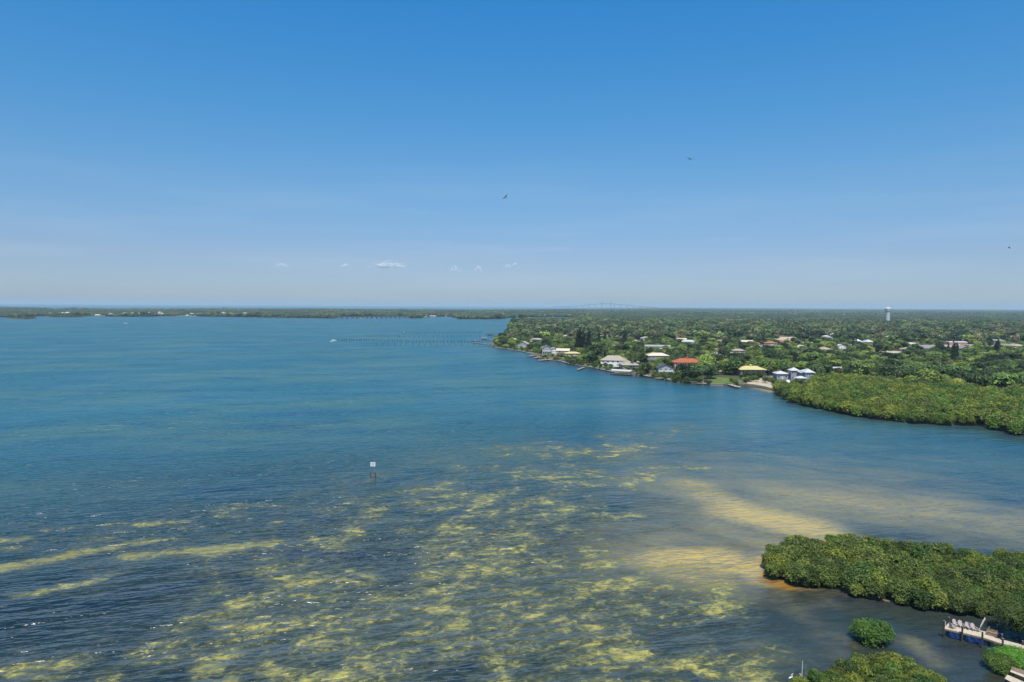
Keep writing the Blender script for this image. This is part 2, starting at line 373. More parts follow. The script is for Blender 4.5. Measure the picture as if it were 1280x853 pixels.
lowf = np.array([mnoise.noise((x*.045, y*.03, 9))+.6*mnoise.noise((x*.11, y*.07, 4)) for x, y in zip(XX.ravel(), YY.ravel())]).reshape(XX.shape)
weed_lf = np.clip(1.0+1.0*lowf, .45, 1.3)
weed_a = np.clip(np.maximum(wd, np.clip(broad*1.06*weed_lf-holes*.8, 0, .66)), 0, 1)
SAND = [(792,704,838,699,7,.85),(835,699,900,699,13,1.05),(900,702,945,714,12,1.05),(836,712,890,724,11,.9),(862,606,930,638,18,.82),(925,640,1000,658,20,.98),(965,652,1030,664,12,.9),(880,650,960,676,26,.50),
 (850,605,1000,625,36,.58),(1000,622,1150,636,40,.70),(1120,636,1260,655,32,.62),(820,690,920,660,30,.58),(900,650,1000,690,30,.6),(880,585,1100,605,55,.42),(960,700,985,690,8,.9),(1000,560,1250,590,60,.16),
 (860,730,960,738,10,.38),(1000,760,1050,815,6,.30),(950,485,965,490,9,.9),(740,720,860,700,12,.18),(1140,800,1170,830,3,.38),(840,790,1000,830,10,.18)]
sand_a = np.clip(strokes(XX, YY, SAND), 0, 1.1)
rust_a = strokes(XX, YY, [(955,724,985,734,2.6,.95),(990,735,1020,738,1.6,.5),(1052,800,1075,812,1.6,.45),(955,700,958,724,2.0,.6)])
def ss(x, a, b):
    q = np.clip((x-a)/(b-a), 0, 1); return q*q*(3-2*q)
dist = np.hypot(XX, YY)
ang = (Uw-640)/640
far_f = ss(np.log(np.maximum(dist, 50)), math.log(150), math.log(480))
deep_a = far_f*(1-0.35*np.clip(ang, 0, 1))
# olive brown shallows close under the mangroves, darkened to imitate their reflection
creek_shade_a = np.where(YY > 60, np.clip(ss(Uw, 860, 1000)*ss(Vw, 690, 760), 0, 1), 0)
calm_a = ss(Uw, 620, 1000)*ss(Vw, 730, 640)*.9+creek_shade_a*.95
calm_a = np.where(YY > 60, calm_a, 0)
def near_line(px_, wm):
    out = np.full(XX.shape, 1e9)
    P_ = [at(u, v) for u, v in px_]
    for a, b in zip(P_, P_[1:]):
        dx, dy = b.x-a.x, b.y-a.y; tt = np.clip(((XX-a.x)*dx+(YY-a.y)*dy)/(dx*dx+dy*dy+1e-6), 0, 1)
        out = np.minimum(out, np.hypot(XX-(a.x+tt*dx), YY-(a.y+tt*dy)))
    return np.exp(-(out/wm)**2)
# shade and tree reflection painted dark olive along the wooded edges; smoother water too
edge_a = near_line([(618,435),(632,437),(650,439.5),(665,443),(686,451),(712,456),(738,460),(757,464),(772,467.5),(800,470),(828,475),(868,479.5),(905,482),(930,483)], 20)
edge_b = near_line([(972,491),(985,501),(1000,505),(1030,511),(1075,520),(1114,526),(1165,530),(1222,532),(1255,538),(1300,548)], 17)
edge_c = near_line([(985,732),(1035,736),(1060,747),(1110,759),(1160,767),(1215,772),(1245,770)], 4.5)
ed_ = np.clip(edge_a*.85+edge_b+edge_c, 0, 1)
creek_shade_a = np.clip(np.maximum(creek_shade_a, ed_*.95), 0, 1); calm_a = np.clip(np.maximum(calm_a, ed_*.8), 0, 1)
nr, nc = XX.shape
V = np.stack([XX, YY, 0*XX], -1).reshape(-1, 3)
I = np.arange(nr*nc).reshape(nr, nc)
Q = np.stack([I[:-1, :-1], I[:-1, 1:], I[1:, 1:], I[1:, :-1]], -1).reshape(-1, 4)
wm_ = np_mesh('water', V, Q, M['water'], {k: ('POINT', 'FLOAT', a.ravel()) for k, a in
      dict(weed=weed_a, sand=sand_a, deep=deep_a, calm=calm_a, creek=creek_shade_a, rust=rust_a).items()})
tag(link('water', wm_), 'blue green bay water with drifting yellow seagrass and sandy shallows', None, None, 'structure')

# ------------------------------------------------------------------ land sheets
def pts(lst, z=0.0): return [(at(u, v).x, at(u, v).y) for u, v in lst]
def sheet(name, poly, top, bottom, mat, label, side=None):
    bm = bmesh.new()
    tv = [bm.verts.new((x, y, top)) for x, y in poly]; bv = [bm.verts.new((x, y, bottom)) for x, y in poly]
    f = bm.faces.new(tv); n = len(tv)
    for i in range(n):
        q = bm.faces.new((tv[i], tv[(i+1) % n], bv[(i+1) % n], bv[i])); q.material_index = 1
    bmesh.ops.recalc_face_normals(bm, faces=bm.faces)
    f.normal_update()
    bmesh.ops.triangulate(bm, faces=[f])
    for q in bm.faces:
        q.normal_update()
        if abs(q.normal.z) > 0.5 and q.normal.z < 0: q.normal_flip()
    me = bpy.data.meshes.new(name); bm.to_mesh(me); bm.free()
    me.materials.append(mat); me.materials.append(side or M['shore'])
    return tag(link(name, me), label, None, None, 'structure')
def inside(poly, X, Y):
    r = np.zeros(np.shape(X), bool); n = len(poly)
    for i in range(n):
        x0, y0 = poly[i]; x1, y1 = poly[(i+1) % n]
        c_ = ((y0 > Y) != (y1 > Y)) & (X < (x1-x0)*(Y-y0)/(y1-y0+1e-12)+x0)
        r ^= c_
    return r
SHORE_PX = [(612,431),(618,435),(632,437),(650,439.5),(665,443),(672,448),(686,451),(697,451.5),(712,456),(738,460),(757,464),(772,467.5),(800,470),(828,475),(842,478),(868,479.5),(890,482),(905,482),(918,483),(930,483),(947,485),(968,489),
            (975,495),(985,501),(1000,505),(1030,511),(1075,520),(1114,526),(1165,530),(1222,532),(1255,538),(1280,545)]
right_land = pts(SHORE_PX) + [(330,318),(430,300),(900,260),(3000,300),(60000,30000),(60000,59000),(12000,59000)]
right_land += pts([(800,385.6),(798,386.6),(640,388.5),(600,389.4),(520,388.2),(420,387.8),(330,387.4),(240,387.8),(170,388.2),(120,388.2),(70,388.3),(20,387.6),(-250,387),(-250,397.5),(0,396.9),(24,396.6),(52,395.6),(112,395.4),(150,396.2),(240,395.6),(330,397.2),(420,398.3),
             (430,396.3),(505,396.0),(512,398.2),(528,398.0),(540,396.0),(565,396.2),(572,399),(600,399.6),(632,398.8),(640,397.2),(700,396.6),(722,397.2),(716,400.6),(690,401.4),(668,401.2),(652,401.8),(638,404),(634,408),(636,414),(626,424)])
sheet('land', right_land, 0.9, -0.8, M['land'], 'low wooded mainland shore with houses among trees', M['shore'])
island_b = pts([(8,397.9),(18,399.2),(34,399.4),(46,398.6),(40,397.3),(22,397.0)])
sheet('island', island_b, 0.8, -0.8, M['land'], 'small dark mangrove islet in front of the left key')
island_c = pts([(58,395.6),(66,396.9),(90,397.2),(106,396.6),(104,394.6),(80,393.6),(60,394.2)])
sheet('island', island_c, 0.8, -0.8, M['land'], 'flat mangrove islet beside the pale waterfront houses')
# outer barrier keys: long thin wooded strips on the left horizon
island_d = pts([(-900,385.5),(0,384.6),(60,386.0),(66,386.9),(20,387.6),(0,388.6),(-300,389.4)])
sheet('island', island_d, 0.8, -0.8, M['land'], 'long wooded spit reaching in from the left edge')
near_island = pts([(958,722),(975,727),(1000,733),(1035,734),(1060,745),(1110,757),(1160,765),(1215,771),(1245,772),(1300,782),(1350,787),(1350,712),(1280,708),(1150,697),(1060,690),(1000,692),(965,700)])
sheet('mud_bank', [(x+(0 if x>200 else .0), y+2.2) for x, y in near_island], 0.12, -0.8, M['shore'], 'mud bank under the near mangrove island')

def strip_px(u0, u1, va, vb, off, wv, n=30):
    a = [(u0+(u1-u0)*i/n, va+(vb-va)*i/n+off) for i in range(n+1)]; return a+[(u, v-wv) for u, v in reversed(a)]
sheet('beach', pts(strip_px(113, 240, 395.35, 395.7, -.3, .55)), 1.0, .85, M['sandy'], 'pale beach along the distant left shore', M['sandy'])
sheet('beach', pts(strip_px(242, 330, 395.7, 397.1, -.25, .4)), 1.0, .85, M['sandy'], 'pale beach strip left of the distant low bridge', M['sandy'])
# lawns, clearings, roads: sheets over the land
def patch(name, px, mat, label, z):
    sheet(name, pts(px), z, 0.86, mat, label, mat)
SOFT = []
CLEAR = []   # world polygons kept free of trees
def clearing(px): CLEAR.append(pts(px))
patch('lawn', [(889,480.5),(893,473),(916,474),(922,480),(905,481.2)], M['grass'], 'bright green lawn by the seawall', 0.94); clearing([(886,484),(890,471),(918,472),(926,484)])
patch('lawn', [(655,439.8),(640,436),(640,432.6),(668,434.5),(672,441)], M['grass'], 'green lawn near the point', 0.94)
patch('lawn', [(734,459),(728,455.5),(736,453),(752,456),(757,462)], M['grass'], 'small lawn in front of the stone-coloured house', 0.94)
patch('yard', [(928,481.5),(932,474.5),(948,473.5),(975,481),(966,486.5),(948,483.5)], M['sandy'], 'sandy strip behind the seawall', 0.94)
ROADS = [[(1135,432.5),(1290,430),(1290,433),(1240,434),(1180,435.5),(1135,436)], [(1085,437),(1135,441),(1135,444.5),(1085,439.2)], [(1090,444.5),(1126,442),(1126,446),(1100,448)],
         [(945,420.5),(990,422),(1005,425),(985,426.5),(945,424)], [(1155,436),(1165,436),(1162,441),(1150,441)], [(880,437),(905,436),(912,442),(893,444)], [(930,432),(975,434),(978,437.4),(930,435)],
         [(1000,421),(1045,423.4),(1045,425.5),(1000,424)], [(975,440),(1010,441),(1010,443.5),(978,443)], [(1030,439.5),(1064,437.5),(1064,439.8),(1034,442)]]
for i, r_ in enumerate(ROADS):
    patch('road' if i % 2 == 0 else 'yard', r_, M['sandy'] if i % 2 else M['asphalt'],
          'pale street or yard strip between the trees', 0.94+0.004*i)
    clearing(r_)
for r_ in ROADS: # open sightline strip in front of each
    us = [q[0] for q in r_]; vs = [q[1] for q in r_]
    clearing([(min(us), max(vs)-.5), (max(us), max(vs)-.5), (max(us), max(vs)+3.2), (min(us), max(vs)+3.2)])

# ------------------------------------------------------------------ vegetation meshes
ICO = bmesh.new(); bmesh.ops.create_icosphere(ICO, subdivisions=1, radius=1)
ICO_V = np.array([v.co[:] for v in ICO.verts]); ICO_F = np.array([[v.index for v in f.verts] for f in ICO.faces]); ICO.free()
def crown_mesh(name, blobs, n, leaf, mat, seed, core=0.72, aspect=0.55, drop=0.25, up_bias=0.38):
    """many small leaf faces spread through the shells of several lobes, plus inner lobes that close the crown"""
    r = np.random.default_rng(seed); VV = []; TT = []; FF = []
    base = 0
    for bx, by, bz, rx, rz in blobs:   # inner closing lobes, coloured darkest to paint shade into the leaf gaps
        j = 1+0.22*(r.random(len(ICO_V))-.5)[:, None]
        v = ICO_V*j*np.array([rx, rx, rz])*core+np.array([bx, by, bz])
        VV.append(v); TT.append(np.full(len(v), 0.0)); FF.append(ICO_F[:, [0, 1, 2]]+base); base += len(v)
    areas = np.array([b[3]*(b[3]+b[4]) for b in blobs]); k = r.choice(len(blobs), n, p=areas/areas.sum())
    B = np.array(blobs)[k]
    d = r.normal(size=(n, 3)); d /= np.linalg.norm(d, axis=1)[:, None]
    d[:, 2] = np.where(d[:, 2] < -0.35, -d[:, 2], d[:, 2])
    clump = r.normal(size=(40, 3)); clump /= np.linalg.norm(clump, axis=1)[:, None]
    cl = (d@clump.T).max(1)
    sh = 0.66+0.58*r.random(n)**1.25+0.14*(cl > 0.93)
    P = B[:, :3]+d*sh[:, None]*np.stack([B[:, 3], B[:, 3], B[:, 4]], 1)
    keep = np.ones(n, bool)
    for b in blobs:   # drop leaves buried deep inside other lobes
        q = ((P-np.array(b[:3]))/np.array([b[3], b[3], b[4]])); keep &= (np.linalg.norm(q, axis=1) > 0.7)
    P, d, cl = P[keep], d[keep], cl[keep]; n = len(P)
    nn = d*0.8+r.normal(size=(n, 3))*0.55+np.array([0, 0, up_bias]); nn /= np.linalg.norm(nn, axis=1)[:, None]
    a = np.cross(nn, r.normal(size=(n, 3))); a /= np.linalg.norm(a, axis=1)[:, None]; b = np.cross(nn, a)
    s = leaf*(0.6+0.8*r.random(n))[:, None]
    q = np.stack([P-a*s, P-b*s*aspect+nn*s*.1, P+a*s, P+b*s*aspect+nn*s*.1], 1)
    lf = r.random(len(blobs))[k][keep]*.5; ltone = np.clip(lf*.9+.62*r.random(n)**.9, 0, 1)
    # corner triangles as two tris per leaf
    qv = q.reshape(-1, 3); idx = np.arange(n*4).reshape(-1, 4)+base
    tris = np.concatenate([idx[:, [0, 1, 2]], idx[:, [0, 2, 3]]])
    VV.append(qv); TT.append(np.repeat(ltone, 4)); FF.append(tris)
    me = np_mesh(name, np.concatenate(VV), np.concatenate(FF), mat, {'tone': ('POINT', 'FLOAT', np.concatenate(TT))}, 3)
    return me
def lobes(seed, R0, H, n, z0=0.0, flat=0.75, spread=0.62, rr=(.34, .5)):
    r = random.Random(seed); out = [(0, 0, z0+H*0.55, R0*0.72, H*0.42)]
    for i in range(n):
        a = 2*math.pi*(i+r.random()*.7)/n; q = R0*spread*r.uniform(.55, 1.0); s = R0*r.uniform(*rr)
        out.append((math.cos(a)*q, math.sin(a)*q, z0+H*r.uniform(.2 if rr[0] < .3 else .36, .84), s, s*flat))
    return out
def trunk_mesh(name, H, rad, mat, limbs=4, seed=0, spread=1.5, prop_roots=0):
    r = random.Random(seed); m = MB()
    m.tube([(0, 0, -0.6), (rad*.4, 0, H*.35), (0, rad*.5, H*.8)], [rad*1.3, rad, rad*.5], 6)
    for i in range(limbs):
        a = 2*math.pi*i/limbs+r.random(); m.tube([(0, 0, H*r.uniform(.3, .5)), (math.cos(a)*spread*.5, math.sin(a)*spread*.5, H*.75), (math.cos(a)*spread, math.sin(a)*spread, H*1.02)], [rad*.55, rad*.4, rad*.2], 5)
    for i in range(prop_roots):
        a = 2*math.pi*i/prop_roots+r.random(); q = spread*r.uniform(.6, 1.1)
        m.tube([(0, 0, H*.5), (math.cos(a)*q*.6, math.sin(a)*q*.6, H*.38), (math.cos(a)*q, math.sin(a)*q, -0.5)], [rad*.3, rad*.3, rad*.22], 4)
    return m.mesh(name, mat)

# near mangroves ~4.5 m (crown radius 2.2)
MG = []
for i in range(7):
    mat = M[['mangrove', 'mangrove', 'mangrove_yellow', 'mangrove', 'mangrove_bright', 'mangrove_yellow', 'mangrove'][i]]
    tone = ['dark green', 'dark green', 'yellow-green', 'olive green', 'fresh green', 'yellow-green', 'olive green'][i]
    MG.append((crown_mesh('mangrove_crown', lobes(50+i, 2.5, 4.3, 16, 0.0, .95, .76, (.2,.42)), 4200, 0.21, mat, i, .6), trunk_mesh('mangrove_trunk', 2.6, .13, M['bark'], 4, i, 1.4, 7), tone))
BT = []
for i in range(8):
    mat = M[['leaf_light', 'leaf_mid', 'leaf_dark', 'leaf_mid', 'leaf_light', 'leaf_dark', 'leaf_brown', 'leaf_mid'][i]]
    tone = ['light green', 'mid-green', 'dark green', 'mid-green', 'light green', 'dark green', 'brownish', 'mid-green'][i]
    H = [9, 10, 9, 7, 8, 11, 7, 9][i]; Rr = [5.2, 5.5, 5, 4.3, 5.6, 5.2, 4.2, 4.6][i]
    BT.append((crown_mesh('tree_crown', lobes(80+i, Rr, H*.78, 13, H*.16, .8, .72, (.24,.44)), 1300, 0.62, mat, 30+i, .64), trunk_mesh('tree_trunk', H*.7, .3, M['bark'], 4, i, Rr*.5), tone))
BELT = []
for i in range(4):
    mat = M[['mangrove', 'mangrove_yellow', 'mangrove_yellow', 'mangrove_bright'][i]]; tone = ['dark green', 'yellow-green', 'yellow-green', 'fresh green'][i]
    BELT.append((crown_mesh('mangrove_crown', lobes(20+i, 4.2, 6.2, 15, 0.0, .9, .74, (.2,.42)), 1900, 0.42, mat, 60+i, .64), trunk_mesh('mangrove_trunk', 4, .2, M['bark'], 4, i, 2.4, 6), tone))
def palm_meshes(seed, H):
    r = random.Random(seed); V = []; Fc = []; T = []
    for k in range(22):
        a = 2*math.pi*k/22+r.random()*.3; el = r.uniform(-.5, 1.1); L = r.uniform(2.0, 2.7); n = 6; prev = None
        for i in range(n+1):
            s = i/n; rr = L*s; z = H+math.sin(el)*L*s*.8-1.9*s*s*r.uniform(.9, 1.1); rr *= math.cos(el*.6)
            wd_ = 0.42*math.sin(math.pi*min(1, .12+s*.88))+.03
            c_ = (math.cos(a)*rr, math.sin(a)*rr, z); px_, py_ = -math.sin(a)*wd_, math.cos(a)*wd_
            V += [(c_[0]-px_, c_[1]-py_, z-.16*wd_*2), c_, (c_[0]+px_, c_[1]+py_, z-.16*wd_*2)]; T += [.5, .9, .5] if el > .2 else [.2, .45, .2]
            b = len(V)-3
            if prev is not None: Fc += [(prev, prev+1, b+1, b), (prev+1, prev+2, b+2, b+1)]
            prev = b
    me = np_mesh('palm_crown', V, Fc, M['palm'], {'tone': ('POINT', 'FLOAT', T)})
    m = MB(); m.tube([(0, 0, -.5), (.15, 0, H*.5), (0, 0, H)], [.22, .17, .15], 6)
    return me, m.mesh('palm_trunk', M['palm_bark'])
PM = [palm_meshes(i, h) for i, h in enumerate((7.5, 9, 6.0))]
def pine_meshes(seed, H):
    bl = []; r = random.Random(seed); n = 10
    for i in range(n):
        s = i/(n-1); rr = (1.9*(1-s)**.7+.35)*r.uniform(.8, 1.15)
        bl.append((r.uniform(-.5, .5), r.uniform(-.5, .5), H*(.14+.82*s), rr, H*.075))
    return crown_mesh('pine_crown', bl, 1300, .42, M['pine'], seed+9, .8, .35, up_bias=.1), trunk_mesh('pine_trunk', H*.9, .25, M['bark'], 0, seed)
PN = [pine_meshes(i, 15.0) for i in range(3)]
# low detail forms for the far wood
FAR = []
for i in range(6):
    mat = M[['leaf_light', 'leaf_mid', 'leaf_dark', 'far', 'far', 'leaf_brown'][i]]
    FAR.append(crown_mesh('far_tree', lobes(120+i, 5.5, 8.5, 6, 0.5, .7), 260, 1.05, mat, 90+i, .85))
def clump_form(seed, Rr, n, h0, h1, leaf, nl):
    r = random.Random(seed); bl = []
    for i in range(n):
        a = r.random()*6.283; q = Rr*math.sqrt(r.random()); s = r.uniform(4.5, 8.5)*(Rr/26)**.45
        bl.append((math.cos(a)*q, math.sin(a)*q, r.uniform(h0, h1)-s*.3, s, s*.62))
    return crown_mesh('far_clump', bl, nl, leaf, M['far'], seed, .9)
CL1 = [clump_form(i, 26, 26, 5, 9, 1.3, 800) for i in range(5)]
CL2 = [clump_form(20+i, 110, 90, 5, 10, 3.2, 1500) for i in range(4)]
pf = crown_mesh('far_pine', [(0, 0, 2+i*1.35, 1.9-.16*i, 1.2) for i in range(9)], 240, .8, M['pine'], 5, .85, .4)

def scatter(name, P, scl, rot, idx, forms, label, group=None, parent=None):
    """one object of countless plants: geometry nodes instance the forms on its points"""
    n = len(P); me = bpy.data.meshes.new(name); me.vertices.add(n); me.vertices.foreach_set('co', np.asarray(P, np.float32).ravel())
    for k, typ, a in (('scl', 'FLOAT', scl), ('rotz', 'FLOAT', rot)):
        at_ = me.attributes.new(k, typ, 'POINT'); at_.data.foreach_set('value', np.asarray(a, np.float32))
    at_ = me.attributes.new('idx', 'INT', 'POINT'); at_.data.foreach_set('value', np.asarray(idx, np.int32))
    o = link(name, me); tag(o, label, None, group, 'stuff')
    ng = bpy.data.node_groups.new(name+'_nodes', 'GeometryNodeTree')
    ng.interface.new_socket(name='Geometry', in_out='INPUT', socket_type='NodeSocketGeometry')
    ng.interface.new_socket(name='Geometry', in_out='OUTPUT', socket_type='NodeSocketGeometry')
    N, L = ng.nodes, ng.links
    gi, go = N.new('NodeGroupInput'), N.new('NodeGroupOutput'); iop = N.new('GeometryNodeInstanceOnPoints'); jn = N.new('GeometryNodeJoinGeometry')
    for k, f in enumerate(forms):
        src = bpy.data.objects.new(name+'_form', f)
        oi = N.new('GeometryNodeObjectInfo'); oi.inputs['Object'].default_value = src; oi.inputs['As Instance'].default_value = True
        L.new(oi.outputs['Geometry'], jn.inputs[0])
    def na(nm, typ):
        a = N.new('GeometryNodeInputNamedAttribute'); a.data_type = typ; a.inputs['Name'].default_value = nm; return a.outputs[0]
    cx = N.new('ShaderNodeCombineXYZ'); L.new(na('rotz', 'FLOAT'), cx.inputs[2])
    L.new(gi.outputs[0], iop.inputs['Points']); L.new(jn.outputs[0], iop.inputs['Instance']); iop.inputs['Pick Instance'].default_value = True
    L.new(na('idx', 'INT'), iop.inputs['Instance Index']); L.new(cx.outputs[0], iop.inputs['Rotation']); L.new(na('scl', 'FLOAT'), iop.inputs['Scale'])
    L.new(iop.outputs[0], go.inputs[0])
    md = o.modifiers.new('scatter', 'NODES'); md.node_group = ng
    return o

ALL = []   # (object, base label, u) to be told apart at the end
def thing(o, label, cat, group=None):
    tag(o, label, cat, group); ALL.append(o); return o
def plant(kind, form, x, y, z, s, rz, label, cat, group, sz=None):
    o = empty(kind, (x, y, z), rz); o.scale = (s, s, sz or s)
    link('crown', form[0], o); link('trunk', form[1], o)
    return thing(o, label, cat, group)

# ------------------------------------------------------------------ houses
def house(label, u, v, wd_, dp, hw, roof='hip', rmat='r_tan', wmat='tan', rh=2.4, rz=0.0, storeys=1, over=0.7, nwin=4, name='house', z=0.9, chimney=False, porch=False, clear=True, cupola=False, xyz=None, group=None, cat='house', wside=2):
    p = Vector(xyz) if xyz else at(u, v, z); p.z = z
    o = empty(name, p, rz)
    m = MB(); hx, hy = wd_/2, dp/2
    m.box(-hx, hx, 0, dp, -0.4, hw)
    if roof == 'gable_front': m.add([(-hx, 0, hw), (hx, 0, hw), (0, 0, hw+rh*.96), (-hx, dp, hw), (hx, dp, hw), (0, dp, hw+rh*.96)], [(0, 1, 2), (5, 4, 3), (0, 2, 5, 3), (1, 4, 5, 2)])
    if roof == 'gable': m.add([(-hx, 0, hw), (-hx, dp, hw), (-hx, hy, hw+rh*.96), (hx, 0, hw), (hx, dp, hw), (hx, hy, hw+rh*.96)], [(0, 1, 2), (5, 4, 3), (0, 2, 5, 3), (1, 4, 5, 2)])
    m.build('wall', M[wmat], o)
    r_ = MB(); ox, oy0, oy1 = hx+over, -over, dp+over; zz = hw-.05; th = .22
    if roof == 'hip':
        k = min(hx, hy)*.95
        if hx >= hy: rg = [(-hx+k, hy, zz+rh), (hx-k, hy, zz+rh)]
        else: rg = [(0, k, zz+rh), (0, dp-k, zz+rh)]
        b = [(-ox, oy0, zz), (ox, oy0, zz), (ox, oy1, zz), (-ox, oy1, zz)]; t_ = [(x, y, zz+th) for x, y, _ in b]
        fs = [(3, 2, 1, 0), (0, 1, 5, 4), (1, 2, 6, 5), (2, 3, 7, 6), (3, 0, 4, 7)]
        fs += [(4, 5, 9, 8), (6, 7, 8, 9), (7, 4, 8), (5, 6, 9)] if hx >= hy else [(4, 5, 8), (6, 7, 9), (7, 4, 8, 9), (5, 6, 9, 8)]
        r_.add(b+t_+[(x, y, z_+th) for x, y, z_ in rg], fs)
    elif roof in ('gable', 'gable_front'):
        if roof == 'gable': A = [(oy0, zz-.15), (hy, zz+rh), (oy1, zz-.15)]; g3 = lambda s, q: (s*ox, q[0], q[1])
        else: A = [(-ox, zz-.15), (0, zz+rh), (ox, zz-.15)]; g3 = lambda s, q: (q[0], oy0 if s < 0 else oy1, q[1])
        v_ = [g3(s, q) for s in (-1, 1) for q in A]+[g3(s, (q[0], q[1]+th)) for s in (-1, 1) for q in A]
        r_.add(v_, [(0, 1, 4, 3), (1, 2, 5, 4), (6, 9, 10, 7), (7, 10, 11, 8), (0, 3, 9, 6), (2, 8, 11, 5), (0, 6, 7, 1), (1, 7, 8, 2), (3, 4, 10, 9), (4, 5, 11, 10)])
    else:
        r_.box(-ox, ox, oy0, oy1, zz, zz+.35); r_.box(-ox+.5, ox-.5, oy0+.5, oy1-.5, zz+.35, zz+.55)
    ro = r_.build('roof', M[rmat], o)
    if chimney: MB().box(hx*.25, hx*.25+1.0, hy, hy+1, zz+rh*.5, zz+rh+1.0).build('chimney', M[wmat], ro)
    if cupola:
        MB().box(-.8, .8, hy-.8, hy+.8, zz+rh*.8, zz+rh+.9).add([(-1.1, hy-1.1, zz+rh+.9), (1.1, hy-1.1, zz+rh+.9), (1.1, hy+1.1, zz+rh+.9), (-1.1, hy+1.1, zz+rh+.9), (0, hy, zz+rh+1.7)], [(0, 1, 4), (1, 2, 4), (2, 3, 4), (3, 0, 4), (3, 2, 1, 0)]).build('cupola', M[rmat], ro)
    fh = hw/storeys; ww = min(1.7, wd_/nwin*.55)
    wm = MB().box(-ww/2, ww/2, -.09, -.002, 0, 1.35).mesh('window_frame', M['trim'])
    pmh = MB().box(-ww/2+.12, ww/2-.12, -.13, -.088, .12, 1.23).mesh('window_pane', M['glass'])
    for sft in range(storeys):
        for i in range(nwin):
            x = -hx+(i+.5)*wd_/nwin
            if sft == 0 and i == nwin//2: continue
            wo_ = link('window', wm, o, (x, 0, sft*fh+fh*.38)); link('pane', pmh, wo_)
    for s in (-1, 1):
        for i in range(wside):
            for sft in range(storeys):
                wo_ = link('window', wm, o, (s*hx, dp*(i+.5)/wside, sft*fh+fh*.38)); wo_.rotation_euler = (0, 0, s*math.pi/2); link('pane', pmh, wo_)
    x = -hx+(nwin//2+.5)*wd_/nwin
    d_ = MB().box(x-.55, x+.55, -.08, -.002, 0, 2.1).build('door', M['wood_brown'] if wmat in ('cream', 'white') else M['trim'], o)
    MB().box(x+.35, x+.43, -.14, -.08, 1.0, 1.1).build('handle', M['darksteel'], d_)
    if porch:
        MB().box(-hx+.3, hx-.3, -3.2, -.003, fh*.97, fh*.97+.18).build('balcony', M['trim'], o)
        n = 6
        for i in range(n):
            xx = -hx+.5+(wd_-1)*i/(n-1); MB().box(xx-.14, xx+.14, -3.1, -2.82, -.4, fh*.97).build('post', M['trim'], o)
        rl = MB(); rl.box(-hx+.3, hx-.3, -3.15, -3.08, fh*.97+1.0, fh*.97+1.08)
        for i in range(int(wd_/0.9)): rl.box(-hx+.3+i*.9, -hx+.36+i*.9, -3.14, -3.09, fh*.97+.18, fh*.97+1.0)
        rl.build('railing', M['trim'], o)
    if clear:
        c_, s_ = math.cos(rz), math.sin(rz)
        CLEAR.append([(p.x+a*c_-b*s_, p.y+a*s_+b*c_) for a, b in ((-hx-3, -14), (hx+3, -14), (hx+3, dp+3), (-hx-3, dp+3))])
        SOFT.append([(p.x-hx-4, p.y+2), (p.x+hx+4, p.y+2), (p.x*(1-75/p.y)+hx+2, p.y-75), (p.x*(1-75/p.y)-hx-2, p.y-75)])
    if label: thing(o, label, cat, group)
    return o

